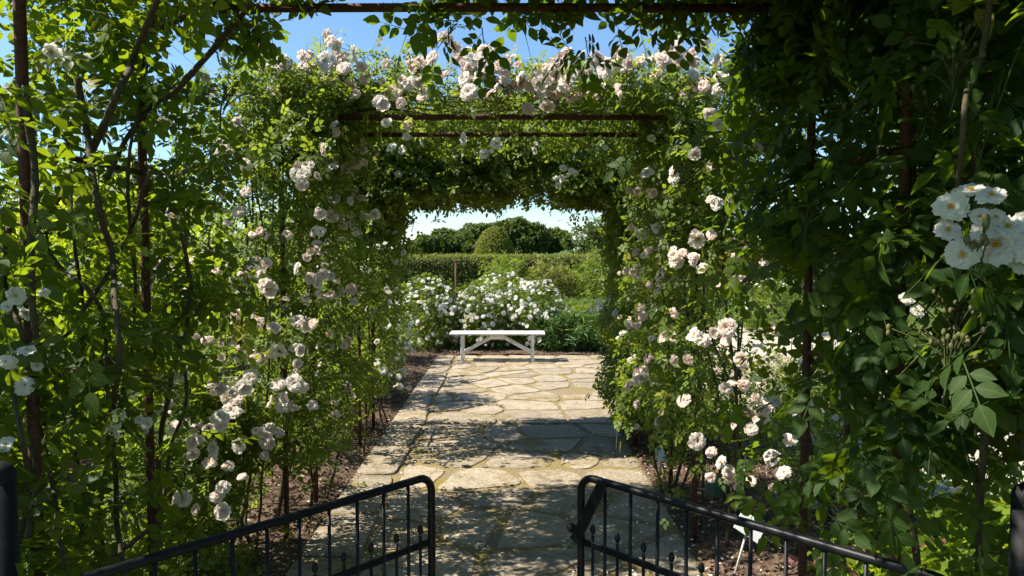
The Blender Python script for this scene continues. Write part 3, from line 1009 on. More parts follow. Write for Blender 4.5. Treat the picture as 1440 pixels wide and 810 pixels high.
for pl, d, r in (([(58, 308), (120, 222), (165, 130), (190, 75), (222, -5)], 2.3, .017), ([(110, 110), (122, 200), (137, 285), (157, 365), (165, 480), (160, 640), (175, 830)], 2.25, .014),
                 ([(350, 5), (300, 70), (250, 125), (200, 160), (150, 250)], 2.6, .015), ([(38, 120), (47, 240), (44, 420), (50, 560), (40, 760)], 2.05, .014),
                 ([(10, 320), (5, 400), (30, 480), (60, 620), (90, 800)], 2.1, .012), ([(60, 600), (75, 500), (130, 420), (180, 330), (210, 240)], 2.4, .011),
                 ([(225, 770), (222, 650), (235, 560), (265, 420), (255, 330)], 2.75, .014), ([(225, 760), (238, 640), (262, 560), (252, 470)], 2.9, .010),
                 ([(55, 330), (90, 380), (130, 410), (150, 470), (150, 560)], 2.3, .010), ([(20, 800), (35, 700), (28, 600), (8, 500)], 2.0, .010),
                 ([(105, 790), (118, 700), (100, 600), (118, 480), (105, 330), (90, 120)], 2.5, .009), ([(150, 800), (140, 700), (170, 560), (190, 430), (180, 240), (215, 60)], 2.7, .010)):
    cane(a1, [P(x_, y_, d+.04*i_*(1 if i_ % 2 else -1)) for i_, (x_, y_) in enumerate(pl)], r*.78, r*.55)
cane(a1, [(-1.25, 2.62, 2.55), (-.9, 2.7, 2.72), (-.4, 2.66, 2.70), (.1, 2.72, 2.73), (.6, 2.68, 2.71)], .011, .006)
flowers_at(a1, [(88, 68, 4, 1.0), (296, 52, 2, .8), (276, 110, 2), (292, 122, 2, .8), (75, 212, 1, .6), (12, 422, 3), (22, 440, 2), (50, 505, 2), (18, 548, 2), (10, 490, 2), (8, 625), (158, 608, 1, 1.2),
               (173, 592, 2), (192, 600, 2), (206, 606, 1, .8), (28, 515, 2), (62, 412, 1, .8), (310, 290, 1, .8), (10, 700, 1, .8), (400, 1, 1), (435, 75, 1, .8)], -1.17, 1.95, 2.9, .023, (.5, -.75, .4), 'petal_white', ('open',))
for k, (px, py) in enumerate(((236, 300), (310, 180), (60, 380), (120, 560))):
    bud_truss(a1, P(px, py, 2.4), (.2, -.1, 1), .13, 14, k)

# ---- right, near the gate: dense and dark
a2 = rose('climbing_rose', (1.35, 2.3), 'dense dark-leaved climbing rose filling the right side, white cluster in sun', 'climbing rose', GW)
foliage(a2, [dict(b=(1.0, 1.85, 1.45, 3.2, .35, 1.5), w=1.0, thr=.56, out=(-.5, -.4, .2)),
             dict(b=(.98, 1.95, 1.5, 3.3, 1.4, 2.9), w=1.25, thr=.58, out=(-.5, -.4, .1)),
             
             dict(b=(.75, 1.6, 2.0, 3.05, 2.62, 3.0), w=.6, thr=.57, out=(.1, .1, .1)), dict(b=(-.2, .8, 2.1, 2.95, 2.76, 3.0), w=.6, thr=.5, out=(0, .1, .3)), dict(b=(.1, 1.9, .2, 1.2, 2.74, 3.05), w=.6, thr=.55, out=(.1, 0, .3)), dict(b=(.35, 1.9, 1.65, 2.1, 2.74, 3.05), w=.5, thr=.5, out=(.1, 0, .3)), dict(b=(1.5, 2.2, .2, 3.2, .3, 2.9), w=.9, thr=.55), dict(b=(.93, 1.16, 1.75, 3.1, .9, 2.7), w=.7, thr=.5, out=(-.3, -.3, 0)),  # boxes above the crossbar: unseen canopy added to keep this rose in shade
             dict(b=(.75, 1.3, 2.85, 3.3, 1.9, 2.75), w=.4, thr=.58, out=(-.3, -.2, -.2))], 2600, .058, 2, 5, 6, (.16, .42), 6, 'leaf_shaded', .6, tshift=-.15)
foliage(a2, [dict(b=(-.32, -.06, 2.72, 2.9, 2.60, 2.70), w=.3, thr=.4), dict(b=(.12, .34, 2.75, 2.95, 2.52, 2.70), w=.35, thr=.4), dict(b=(.5, .8, 2.7, 2.95, 2.62, 2.70), w=.25, thr=.4), dict(b=(-.95, -.65, 2.7, 2.95, 2.62, 2.70), w=.25, thr=.4), dict(b=(-.8, .8, 2.72, 2.85, 2.68, 2.72), w=.4, thr=.4)], 26, .056, 2, 5, 5, (.06, .16), 8, 'leaf_shaded', .6, name='hanging_leaves', free=True)
for pl, d, r in (([(1500, -20), (1410, 60), (1378, 160), (1370, 330), (1385, 560), (1375, 800)], 1.9, .013), ([(1390, -10), (1376, 90), (1355, 170), (1345, 330)], 1.6, .007),
                 ([(1185, 790), (1192, 560), (1205, 380), (1188, 180), (1200, 60)], 2.9, .014), ([(1290, 800), (1275, 620), (1300, 400), (1280, 200), (1310, 20)], 2.3, .012),
                 ([(1140, 640), (1128, 560), (1155, 500), (1185, 440), (1180, 330)], 2.9, .010), ([(1240, 760), (1200, 640), (1225, 500), (1260, 380), (1230, 240)], 2.6, .009),
                 ([(1440, 640), (1425, 520), (1400, 420), (1435, 300)], 1.8, .009), ([(1330, 780), (1300, 740), (1230, 700), (1180, 710)], 2.4, .008)):
    cane(a2, [P(x_, y_, d+.04*i_*(1 if i_ % 2 else -1)) for i_, (x_, y_) in enumerate(pl)], r, r*.72)
fc = [(1365, 268, 1.05), (1394, 275, .95), (1337, 290, 1.0), (1333, 325, .95), (1352, 357, 1.15), (1385, 322, 1.0), (1402, 345, 1.25), (1378, 305, .8), (1418, 320, 1.0), (1440, 310, 1.1), (1448, 345, 1.1),
      (1400, 305, .9), (1425, 355, .9), (1372, 340, .8), (1440, 372, .8)]
for k, (px, py, s) in enumerate(fc):
    out = (-.2, -.55, .8) if k < 2 else (-.45, -.8, .35)
    put_blossom(a2, P(px, py, 1.42+random.uniform(-.02, .03)), .030*s, facing(out, .2), 'petal_white', ('open',))
for k in range(9):
    q = P(1372+random.uniform(-14, 26), 318+random.uniform(-12, 28), 1.40)
    mb = MB(); mb.ball(q, .0065, 7, 6, 0, (1, 1, 1.3)); mb.tube([q, q+Vector((.02, .05, -.06))], .0014, 4, 1); mb.build('bud', [M['bud'], M['stem_green']], a2)
cane(a2, [P(1372, 320, 1.45), P(1400, 370, 1.52), P(1420, 440, 1.62), P(1400, 520, 1.75)], .003, .006, 'stem_green')
flowers_at(a2, [(1280, 420, 2, .9), (1078, 215, 2), (1090, 565, 1, .8), (1010, 175, 1)], 1.0, 1.6, 3.0, .026, (-.4, -.8, .3), 'petal_white', ('open',))
for k, (px, py, d, h, n) in enumerate(((1335, 165, 1.7, .13, 26), (1345, 120, 1.75, .12, 20), (1295, 195, 1.9, .11, 16), (1205, 210, 2.2, .13, 16), (1325, 570, 1.65, .15, 34), (1338, 510, 1.65, .14, 30), (1130, 345, 2.4, .12, 14), (1345, 560, 1.7, .10, 20))):
    bud_truss(a2, P(px, py, d), (.05, -.1, 1), h, n, k+20)

# ---- middle arch
b1 = rose('climbing_rose', (-1.45, 4.7), 'leafy climbing rose with large blush-white blooms on left of middle arch', 'climbing rose', GW)
foliage(b1, [dict(b=(-1.75, -1.02, 3.95, 5.4, .75, 2.5), w=1.0, thr=.68, out=(.3, -.2, .2)),
             dict(b=(-1.9, -1.08, 3.9, 5.5, .30, .9), w=.5, thr=.62, out=(.3, -.2, .2)),
             dict(b=(-1.9, -.9, 4.1, 5.4, 2.3, 2.75), w=.75, thr=.56, out=(.2, 0, .3)),
             dict(b=(-1.5, -.1, 4.25, 5.4, 2.46, 2.78), w=.8, thr=.58, f=3.2, out=(0, -.1, .5))], 1330, .038, 1, 5, 7, (.12, .32), 15, 'leaf', .5)
foliage(b1, [dict(b=(-1.75, -.4, 4.3, 5.2, 2.62, 2.86), w=1, thr=.66, f=3, out=(0, -.1, 1.2))], 150, .032, 1, 5, 6, (.12, .3), 151, 'leaf', .2, name='upright_shoots')
for k in range(11): rand_cane(b1, random.uniform(-1.75, -1.2), random.uniform(4.1, 5.4), (-1.9, -1.05, 4.0, 5.5, 0, 2.7))
for k in range(5): cane(b1, [(XL, 4.5+.1*k, 2.3), (-.9, 4.5+.12*k, 2.62+.03*k), (-.3, 4.6+.1*k, 2.6+.05*k), (.2, 4.65+.1*k, 2.7)], .008, .003)
flowers_at(b1, [(392, 492), (440, 455), (464, 470), (422, 492, 1, .8), (410, 537, 2), (395, 560, 1), (430, 382, 2, .8), (446, 394, 2, .8), (418, 378, 1), (494, 402, 2, 1.05), (370, 415, 2), (372, 398, 1, .8),
               (262, 407, 2), (470, 566), (440, 570, 1, .8), (425, 345, 2, .7), (488, 335, 2, .8), (512, 305, 1, .8), (410, 240, 3, .8), (432, 248, 2, .8), (468, 235, 1, .85), (480, 240, 1, .8), (492, 228, 2, .8), (507, 238, 1, .85),
               (500, 205, 2, .9), (525, 215, 2, .7), (478, 282, 2), (520, 300, 2, .8), (455, 210, 1, .8), (345, 270, 1), (320, 300, 2, .8), (330, 180, 2, .8), (300, 350, 2, .7), (315, 385, 2, .7), (355, 330, 1, .7), (385, 460, 1, .7), (405, 520, 2), (335, 490, 1, .7),
               (362, 440, 1, .7), (312, 210, 2, .8), (450, 300, 1, .7), (470, 190, 2, .8)], -1.0, 3.82, 5.3, .046, LFACE, 'petal_pink', ('double', 'double', 'half'))
flowers_at(b1, [(395, 88, 4), (425, 82, 3), (442, 98, 3), (462, 68, 3), (482, 82, 3), (502, 88, 2), (520, 100, 2), (558, 118, 3), (574, 130, 3), (558, 148, 2), (627, 77, 2), (655, 102, 3), (660, 130, 1), (686, 96, 3), (702, 102, 2),
               (535, 110, 2, .8), (600, 108, 2, .7), (612, 130, 2, .7), (500, 112, 2, .8), (475, 104, 2, .8), (575, 165, 2, .7), (700, 140, 1), (650, 88, 1, .7)], -99, 4.25, 4.25, .050, (-.5, -.8, .3), 'petal_pink', ('double',), False, .2)
flowers_at(b1, [(690, 208, 3, .8), (560, 205, 2, .8), (572, 192, 1, .8), (650, 195, 2, .7), (540, 170, 2, .7)], -99, 4.25, 4.25, .040, (-.3, -.8, .3), 'petal_white', ('open', 'double'))

b2 = rose('climbing_rose', (1.2, 4.8), 'climbing rose on right of middle arch, pale roses against dark leaves', 'climbing rose', GW)
foliage(b2, [dict(b=(.88, 1.5, 4.0, 5.7, .85, 2.5), w=1.5, thr=.66, out=(-.3, -.2, .2)),
             dict(b=(.98, 1.7, 4.0, 5.6, .25, .95), w=.55, thr=.61, out=(-.3, -.2, .2)),
             dict(b=(.55, 1.6, 4.1, 5.4, 2.3, 2.75), w=.75, thr=.57, out=(-.2, 0, .3)),
             dict(b=(-.1, 1.2, 4.25, 5.4, 2.46, 2.78), w=.8, thr=.58, f=3.2, out=(0, -.1, .5))], 1550, .038, 1, 5, 7, (.12, .32), 25, 'leaf', .5)
foliage(b2, [dict(b=(.1, 1.6, 4.3, 5.2, 2.62, 2.86), w=1, thr=.66, f=3, out=(0, -.1, 1.2))], 130, .032, 1, 5, 6, (.12, .3), 152, 'leaf', .2, name='upright_shoots')
for k in range(11): rand_cane(b2, random.uniform(1.0, 1.5), random.uniform(4.1, 5.5), (.85, 1.6, 4.0, 5.6, 0, 2.7))
for k in range(4): cane(b2, [(XR, 4.5+.12*k, 2.3), (.7, 4.5+.12*k, 2.62+.03*k), (.3, 4.6+.1*k, 2.62+.05*k), (-.1, 4.65+.1*k, 2.7)], .008, .003)
flowers_at(b2, [(925, 300), (925, 246, 2), (885, 268, 1), (980, 336), (1000, 330, 1, .8), (962, 365, 2, .8), (948, 360, 1, .8), (977, 216), (968, 242, 2, .8), (998, 160, 1), (1020, 282, 2), (1000, 280, 1, .8), (975, 466, 2), (988, 478, 1, .9),
               (1022, 461, 1, 1.15), (968, 506), (1044, 500, 2, 1.1), (1066, 503), (908, 518, 2), (895, 525, 1, .9), (915, 506, 1, 1.1), (962, 563), (1020, 546), (880, 450, 2, .7), (902, 432, 1, .8), (902, 352, 2, .7), (893, 385, 2, .7),
               (1080, 576), (1082, 622, 2), (1088, 668, 2), (980, 620, 1), (912, 405, 2, .6), (1010, 400, 1, .6), (1050, 430, 1, .7), (948, 440, 1, .8), (888, 320, 1, .7), (1040, 340, 2, .7), (895, 600, 1, .7), (930, 580, 1, .6)],
           .85, 3.85, 5.6, .045, RFACE, 'petal_pink', ('double', 'double', 'open'))
flowers_at(b2, [(722, 120, 2), (742, 152, 1, .8), (782, 105, 3), (800, 98, 2), (850, 86, 3), (880, 92, 3), (897, 82, 3), (916, 76, 3), (936, 78, 3), (956, 76, 3), (990, 80, 3), (862, 112, 2), (760, 132, 2), (792, 122, 2), (830, 105, 2),
               (745, 112, 2), (770, 150, 1, .8), (980, 115, 2, .9), (1000, 122, 2), (1018, 125, 2), (965, 130, 1, .8), (690, 118, 2, .8), (715, 88, 2, .7), (870, 135, 1, .8)], -99, 4.25, 4.25, .050, (-.5, -.8, .3), 'petal_pink', ('double',), False, .2)
flowers_at(b2, [(790, 245, 4, .7), (780, 258, 2, .7), (845, 205, 2, .7), (752, 208, 2, .7), (965, 185, 1), (925, 190, 2, .8), (800, 240, 2, .7)], -99, 4.5, 4.5, .033, (-.3, -.8, .3), 'petal_white', ('open', 'double'))

flowers_in(b1, [(-1.12, -1.02, 3.95, 5.3, .8, 2.5), (-1.9, -1.2, 3.86, 3.95, .8, 2.5)], 70, .040, LFACE, 'petal_pink', ('double', 'double', 'open', 'half'), False, 5)
flowers_in(b1, [(-1.5, -.05, 4.22, 4.5, 2.68, 2.92)], 95, .040, (-.5, -.8, .3), 'petal_pink', ('double',), False, 5)
flowers_in(b2, [(.80, .90, 4.0, 5.4, .7, 2.4), (1.0, 1.7, 3.9, 4.0, .5, 2.4)], 60, .040, RFACE, 'petal_pink', ('double', 'double', 'open', 'half'), False, 5)
flowers_in(b2, [(-.05, 1.3, 4.22, 4.5, 2.68, 2.92)], 95, .040, (-.5, -.8, .3), 'petal_pink', ('double',), False, 5)
# ---- farthest arch
c1 = rose('climbing_rose', (-1.5, 6.9), 'climbing rose on left of farthest arch, small white blooms, tall stems', 'climbing rose', GW)
foliage(c1, [dict(b=(-1.65, -1.05, 6.2, 7.5, .8, 2.5), w=.36, thr=.72, out=(.2, -.1, .3)), dict(b=(-2.0, -1.4, 6.0, 7.6, .25, .8), w=.2, thr=.62),
             dict(b=(-1.7, -.1, 6.4, 7.5, 2.28, 2.95), w=1.7, thr=.48, out=(.1, 0, .2)), dict(b=(-1.2, -.7, 6.4, 7.4, 1.9, 2.5), w=.3, thr=.58)], 1900, .050, 1, 5, 6, (.12, .30), 35, 'leaf', .5)
for k in range(10): rand_cane(c1, random.uniform(-1.8, -1.15), random.uniform(6.2, 7.6), (-1.9, -1.05, 6.1, 7.6, 0, 2.5), .009)
flowers_at(c1, [(530, 505, 2), (545, 525, 2), (560, 545, 2), (575, 545, 1), (560, 500, 2), (540, 345, 3, .8), (555, 330, 2, .8), (575, 335, 2, .8), (520, 430, 2, .7), (545, 400, 2, .7), (570, 380, 2, .7), (560, 360, 2, .8), (535, 460, 2, .7), (550, 430, 2, .6), (515, 380, 2, .8), (530, 480, 1)],
           -1.02, 6.0, 7.6, .036, LFACE, 'petal_white', ('double', 'open'), True)
c2 = rose('climbing_rose', (1.2, 6.9), 'dark climbing rose on right of farthest arch, trailing shoots beside the path', 'climbing rose', GW)
foliage(c2, [dict(b=(.92, 1.8, 6.1, 7.7, .5, 2.6), w=1.4, thr=.58, out=(-.3, -.1, .3)), dict(b=(.95, 1.6, 6.1, 7.6, .2, .7), w=.45, thr=.56, out=(-.4, -.2, .2)),
             dict(b=(-.1, 1.3, 6.4, 7.4, 2.3, 2.9), w=1.2, thr=.54, out=(-.1, 0, .2)), dict(b=(.55, 1.1, 6.4, 7.4, 1.9, 2.5), w=.35, thr=.55, out=(-.2, 0, -.3)), dict(b=(.4, .9, 6.4, 7.2, 1.85, 2.35), w=.1, thr=.7)], 1950, .050, 1, 5, 6, (.12, .30), 36, 'leaf', .5)
for k in range(10): rand_cane(c2, random.uniform(1.0, 1.5), random.uniform(6.2, 7.6), (.9, 1.6, 6.1, 7.6, 0, 2.5), .009)
cane(c2, [(1.0, 6.6, 1.5), (.85, 6.6, 1.9), (.7, 6.55, 2.1), (.58, 6.5, 2.3)], .006, .002)
flowers_at(c2, [(872, 475, 2), (885, 505, 2), (865, 440, 1), (880, 380, 2, .8), (862, 355, 1, .8), (868, 520, 1, .7), (855, 420, 1, .7)], .9, 6.0, 7.6, .036, RFACE, 'petal_pink', ('double',), True)
flowers_at(c1, [(690, 205, 3), (600, 200, 2), (640, 220, 1, .8), (560, 245, 1), (700, 215, 3, .8)], -99, 6.3, 6.3, .036, (-.3, -.8, .3), 'petal_white', ('open',), True)

# ---- shrub roses
GS = 'shrub roses lining the left bed'


def shrub(name, label, cat, box, n, leaf, seed, mat='leaf', lod=0, group=None, fl=None, stems=5, thr=.6, nl=5, per=6, shell=False, tw=(.1, .26), out=(0, 0, .5), flat=.75, f=2.6, wid=1.0):
    x0, x1, y0, y1, z0, z1 = box
    e = rose(name, ((x0+x1)/2, (y0+y1)/2), label, cat, group)
    foliage(e, [dict(b=(x0, x1, y0, y1, z0-.25*(z1-z0), z1), e=True, shell=shell, thr=thr, out=out, f=f)], n, leaf, lod, nl, per, tw, seed, mat, .3, flat=flat, wid=wid)
    for k in range(stems):
        cx, cy = (x0+x1)/2+random.uniform(-.12, .12), (y0+y1)/2+random.uniform(-.12, .12)
        a_ = random.random()*6.28
        q = Vector((cx+(x1-x0)*.33*math.cos(a_), cy+(y1-y0)*.33*math.sin(a_), z0+(z1-z0)*.8))
        cane(e, [(cx, cy, -.03), (cx*.6+q.x*.4, cy*.6+q.y*.4, q.z*.55), q], .009*max(1, (z1-z0)/1.6), .003, 'cane')
    if fl:
        cnt, r, pm, kinds, lo = fl
        k = 0
        cen = Vector(((x0+x1)/2, (y0+y1)/2, z0+(z1-z0)*.38)); hs = Vector(((x1-x0)/2, (y1-y0)/2, (z1-z0)*.62))
        while k < cnt:
            v = Vector((random.gauss(0, 1), random.gauss(0, 1)-.5, random.gauss(0, 1)+.45)).normalized()
            p = Vector((cen.x+v.x*hs.x, cen.y+v.y*hs.y, cen.z+v.z*hs.z))*1.0
            if p.z < z0+.12*(z1-z0): continue
            m = random.choice((1, 1, 2, 3, 4))
            cluster(e, p, m, r*random.uniform(.8, 1.15), (v.x*.7-.1, v.y*.7-.5, v.z*.7+.3), pm, kinds, 1.7, lo)
            k += m
    return e


s1 = shrub('shrub_rose', 'low shrub rose with blush blooms in left bed between gate and middle arch', 'rose', (-2.1, -1.25, 3.25, 4.3, .05, 1.15), 620, .038, 41, 'leaf', 1, GS)
flowers_at(s1, [(320, 553, 3), (346, 556, 3), (313, 566, 2), (298, 590, 3), (408, 562, 3), (415, 535, 2), (350, 600, 2), (285, 650, 2), (310, 690, 2), (340, 670, 1), (390, 600, 2), (255, 580, 2), (225, 570, 2, .8), (300, 540, 2), (300, 631, 1, 1.1), (273, 621, 1, 1.1), (321, 656, 1, 1.1), (275, 716), (313, 719), (255, 702, 1, .9), (372, 619, 1), (372, 641, 1), (376, 572, 2), (396, 572, 1), (330, 580, 1), (265, 535, 2), (240, 560, 2, .8), (245, 600, 1, .8)],
           -1.26, 3.1, 3.9, .041, LFACE, 'petal_pink', ('double', 'double', 'open'))
shrub('shrub_rose', 'sunlit white shrub rose beyond farthest arch in the left bed', 'rose', (-2.5, -1.25, 8.0, 9.2, 0, 1.75), 520, .038, 42, 'leaf', 0, GS, (95, .044, 'petal_white', ('double', 'open'), True), 8)
shrub('shrub_rose', 'tall loose white shrub rose halfway between farthest arch and bench', 'rose', (-2.9, -1.45, 9.2, 10.7, 0, 1.6), 420, .038, 43, 'leaf', 0, GS, (95, .044, 'petal_white', ('double', 'open'), True), 8)
shrub('shrub_rose', 'white shrub rose at the left end of the bench bed', 'rose', (-3.1, -1.55, 10.8, 12.4, 0, 1.45), 420, .038, 44, 'leaf', 0, GS, (95, .044, 'petal_white', ('double', 'open'), True), 8)
GB = 'white shrub roses in the bed behind the bench'
for k, (x0, x1, y0, y1, z1, n, lab) in enumerate(((-2.1, -.9, 12.7, 14.0, 1.28, 95, 'white shrub rose behind the left end of the bench'), (-1.2, .0, 12.75, 13.9, 1.12, 90, 'rounded white shrub rose right behind the bench'),
                                                (-.25, 1.0, 12.75, 14.1, 1.22, 90, 'white shrub rose behind the right end of the bench, beside grassy herbs'), (-1.0, .6, 14.0, 15.4, 1.30, 80, 'white shrub rose in the second row, below the clipped topiary'))):
    shrub('shrub_rose', lab, 'rose', (x0, x1, y0, y1, 0, z1), 620, .038, 50+k, 'leaf_shrub', 0, GB, (190, .046, 'petal_white', ('double', 'open'), True), 7)
shrub('shrub_rose', 'low pink-flowered shrub rose behind the grassy herbs', 'rose', (.75, 1.9, 13.5, 14.6, 0, .78), 300, .036, 57, 'leaf', 0, None, (36, .032, 'petal_pink', ('double',), True), 5)
shrub('herb_clump', 'dark green grassy herb clump just right of the bench', 'herb', (.42, 1.35, 12.55, 13.3, 0, .60), 620, .16, 58, 'leaf_herb', 1, None, None, 0, .5, 1, 8, False, (.15, .34), (0, 0, 1.6), .1, 2.6, .2)
shrub('herb_clump', 'paler grassy herb clump at the right edge of the terrace bed', 'herb', (1.2, 2.2, 12.55, 13.4, 0, .55), 620, .15, 59, 'leaf_herb', 1, None, None, 0, .5, 1, 8, False, (.15, .34), (0, 0, 1.6), .1, 2.6, .2)
lv = shrub('lavender', 'purple lavender spikes behind the grassy herbs right of the bench', 'lavender', (1.3, 2.1, 13.3, 14.0, 0, .65), 220, .05, 60, 'leaf_herb', 0, None, None, 0, .5, 1, 7, False, (.15, .3), (0, 0, 1.4), .2)
for k in range(22):
    q = Vector((random.uniform(1.35, 2.0), random.uniform(13.3, 13.7), random.uniform(.55, .84)))
    mb = MB(); mb.tube([q+Vector((0, 0, -.35)), q+Vector((0, 0, -.05))], .004, 4, 1)
    for j in range(6): mb.ball(q+Vector((random.uniform(-.008, .008), 0, -.05+.028*j)), .022-.0022*j, 6, 4, 0)
    mb.build('flower_spike', [M['petal_lav'], M['stem_green']], lv)

# right-hand side beyond the arches
GR = 'shrub roses right of the rose walk'
shrub('shrub_rose', 'low loose shrub rose with blush flowers right of the middle arch', 'rose', (1.75, 2.9, 4.6, 6.3, 0, .85), 300, .036, 61, 'leaf', 0, GR, (40, .036, 'petal_pink', ('double', 'open'), True), 6, .66)
shrub('shrub_rose', 'sparse white shrub rose at the edge of the sunny gravel', 'rose', (2.5, 3.8, 7.0, 8.6, 0, .7), 260, .036, 62, 'leaf', 0, GR, (36, .036, 'petal_white', ('open',), True), 6, .68)
shrub('shrub_rose', 'pink-flowered low shrub rose behind the oval plaque', 'rose', (1.5, 2.5, 3.6, 4.7, 0, .62), 260, .036, 63, 'leaf', 1, GR, (10, .034, 'petal_rose', ('double',), False), 5, .62)
shrub('shrub_rose', 'white shrub rose on the far side of the gravel', 'rose', (4.8, 6.6, 15.0, 17.0, 0, 1.2), 520, .04, 64, 'leaf', 0, GR, (60, .036, 'petal_white', ('open',), True), 6)
shrub('leafy_plant', 'lime-green leafy plant on the ground behind the right gate leaf', 'plant', (1.55, 2.45, 3.1, 4.1, 0, .34), 130, .075, 65, 'leaf_lime', 2, 'lime-green ground plants behind the right gate leaf', None, 0, .5, 3, 5, False, (.1, .22), (0, 0, .6))
shrub('leafy_plant', 'lime-green leafy plant further right, under the dark rose beside the gate post', 'plant', (2.4, 3.5, 3.3, 4.5, 0, .42), 150, .08, 66, 'leaf_lime', 2, 'lime-green ground plants behind the right gate leaf', None, 0, .5, 3, 5, False, (.1, .22), (0, 0, .6))
shrub('leafy_plant', 'lime-green leafy plant at the foot of the right near arch post', 'plant', (1.2, 1.9, 2.4, 3.2, 0, .30), 90, .07, 67, 'leaf_lime', 2, 'lime-green ground plants behind the right gate leaf', None, 0, .5, 3, 5, False, (.1, .22), (0, 0, .6))

# bushes that fill the background left of the walk
GL = 'tall sunlit bushes left of the rose walk'
for k, (x0, x1, y0, y1, z1, lab) in enumerate(((-5.2, -3.2, 2.4, 4.4, 2.3, 'bright backlit bush glimpsed between the left canes nearest the gate'), (-5.9, -3.6, 4.2, 6.4, 2.75, 'bright backlit bush behind the gap before the middle arch'),
                                             (-5.4, -3.1, 6.4, 8.8, 2.5, 'bushy green shrub behind the left of middle arch'), (-6.2, -3.6, 8.8, 11.4, 2.7, 'bushy green shrub behind the loose white roses'),
                                             (-8.5, -6.0, 3.0, 6.0, 3.4, 'tall bush farther left, its top against the sky'))):
    shrub('bush', lab, 'bush', (x0, x1, y0, y1, 0, z1), 900, .065, 70+k, 'leaf_lime', 0, GL, None, 9, .58, 5, 6, False, (.2, .5))

# ================================================================== HEDGES, TOPIARY, TREES
def hedge(name, label, cat, box, n, leaf, seed, rot=0, mat='leaf_hedge', dome=False, group=None):
    x0, x1, y0, y1, z0, z1 = box
    e = empty(name, ((x0+x1)/2, (y0+y1)/2, 0), label, cat, group)
    rng = np.random.default_rng(seed)
    if dome:
        cx, cy, rx = (x0+x1)/2, (y0+y1)/2, (x1-x0)/2
        zz = z0 + .55*(z1-z0)
        a_ = rng.uniform(0, 6.28, n); t = rng.random(n)
        side = t < .5
        ph = np.arccos(rng.random(n))
        r_ = np.where(side, rx, rx*np.sin(ph)); z_ = np.where(side, z0+(zz-z0)*rng.random(n), zz+(z1-zz)*np.cos(ph))
        p = np.stack([cx+r_*np.cos(a_), cy+r_*np.sin(a_), z_], 1)
        d = np.stack([np.cos(a_)*np.where(side, 1, np.sin(ph)), np.sin(a_)*np.where(side, 1, np.sin(ph)), np.where(side, .1, np.cos(ph))], 1)
        core = MB(); core.ball((cx, cy, zz), rx*.93, 20, 10, 0, (1, 1, (z1-zz)/rx)); core.tube([(cx, cy, 0), (cx, cy, zz)], rx*.93, 20)
    else:
        A = np.array([(x1-x0)*(z1-z0)*1.0, (x1-x0)*(y1-y0), (y1-y0)*(z1-z0), (y1-y0)*(z1-z0)]); pick = rng.choice(4, n, p=A/A.sum())
        u, v = rng.random(n), rng.random(n)
        X = np.where(pick == 2, x0, np.where(pick == 3, x1, x0+u*(x1-x0)))
        Y = np.where(pick == 0, y0, y0+v*(y1-y0)); Y = np.where(pick >= 2, y0+u*(y1-y0), Y)
        Z = np.where(pick == 1, z1, z0+v*(z1-z0))
        p = np.stack([X, Y, Z], 1)
        d = np.array([(0, -1, .2), (0, 0, 1), (-1, 0, .2), (1, 0, .2)])[pick].astype(float)
        core = MB(); core.box(((x0+x1)/2, (y0+y1)/2, (z0+z1)/2-.06), (x1-x0-.14, y1-y0-.14, z1-z0-.05), None, .1)
    d = unit(d + rng.normal(size=d.shape)*.45)
    p = p + rng.normal(size=p.shape)*.025 - d*.05
    p[:, 2] += .05*(vnoise(p*.9, 5)-.5)
    per = 4
    T = np.array([.2, .5, .8, 1.])
    L = rng.uniform(.05, .11, n)
    pos = (p[:, None, :]+d[:, None, :]*(L[:, None]*T)[..., None]).reshape(-1, 3)
    K = len(pos)
    ax = unit(np.repeat(d, per, 0)*.6 + rng.normal(size=(K, 3))*.7); nn = unit(np.repeat(d, per, 0) + rng.normal(size=(K, 3))*.5 + np.array((-.5, 0, .6))); nn = unit(nn-ax*(nn*ax).sum(1, keepdims=True)); bb = np.cross(nn, ax)
    Vt, Ft = compound(1, 0)
    sc = leaf*rng.uniform(.6, 1.25, K)
    V = (pos[:, None, :] + sc[:, None, None]*(Vt[None, :, :1]*ax[:, None, :]+Vt[None, :, 1:2]*bb[:, None, :]+Vt[None, :, 2:]*nn[:, None, :])).reshape(-1, 3)
    fl = np.array([i for f in Ft for i in f])
    lo = (np.arange(K)[:, None]*len(Vt)+fl[None, :]).ravel()
    tint = np.repeat(np.clip(np.repeat(.25+.5*vnoise(p*2.2, 8), per)+rng.normal(0, .15, K), 0, 1), len(Vt))
    link('foliage', np_mesh('foliage', V, lo, np.full(K*len(Ft), 3), [M[mat]], None, tint, False), e)
    core.build('branches', M['cane'], e)
    return e


hedge('clipped_hedge', 'long clipped hedge, flat on top, behind the rose beds', 'hedge', (-9.5, 6.0, 21.5, 22.7, 0, 1.55), 30000, .055, 81)
hedge('clipped_hedge', 'clipped hedge closing the garden behind the gravel at the right', 'hedge', (6.2, 22, 21.2, 22.4, 0, 1.7), 7000, .08, 82)
hedge('box_hedge', 'low box hedge along the rose bed right of the bench', 'hedge', (.7, 4.0, 15.6, 16.1, 0, .68), 3000, .04, 83, 0, 'leaf_herb')
hedge('topiary', 'round-topped clipped topiary standing above the hedge', 'topiary', (-1.25, .02, 25.4, 26.7, 0, 2.5), 15000, .05, 84, 0, 'leaf_topiary', True)
mb = MB(); q = P(641, 368, 14.6); mb.tube([(q.x, q.y, -.05), (q.x, q.y, q.z)], .022, 8); mb.ball((q.x, q.y, q.z+.01), .032, 8, 6)
tag(mb.build('iron_stake', M['rust']), 'rusty iron stake standing up in front of the clipped hedge', 'stake')
GT = 'wild shrubs between the rose bed and the hedge'
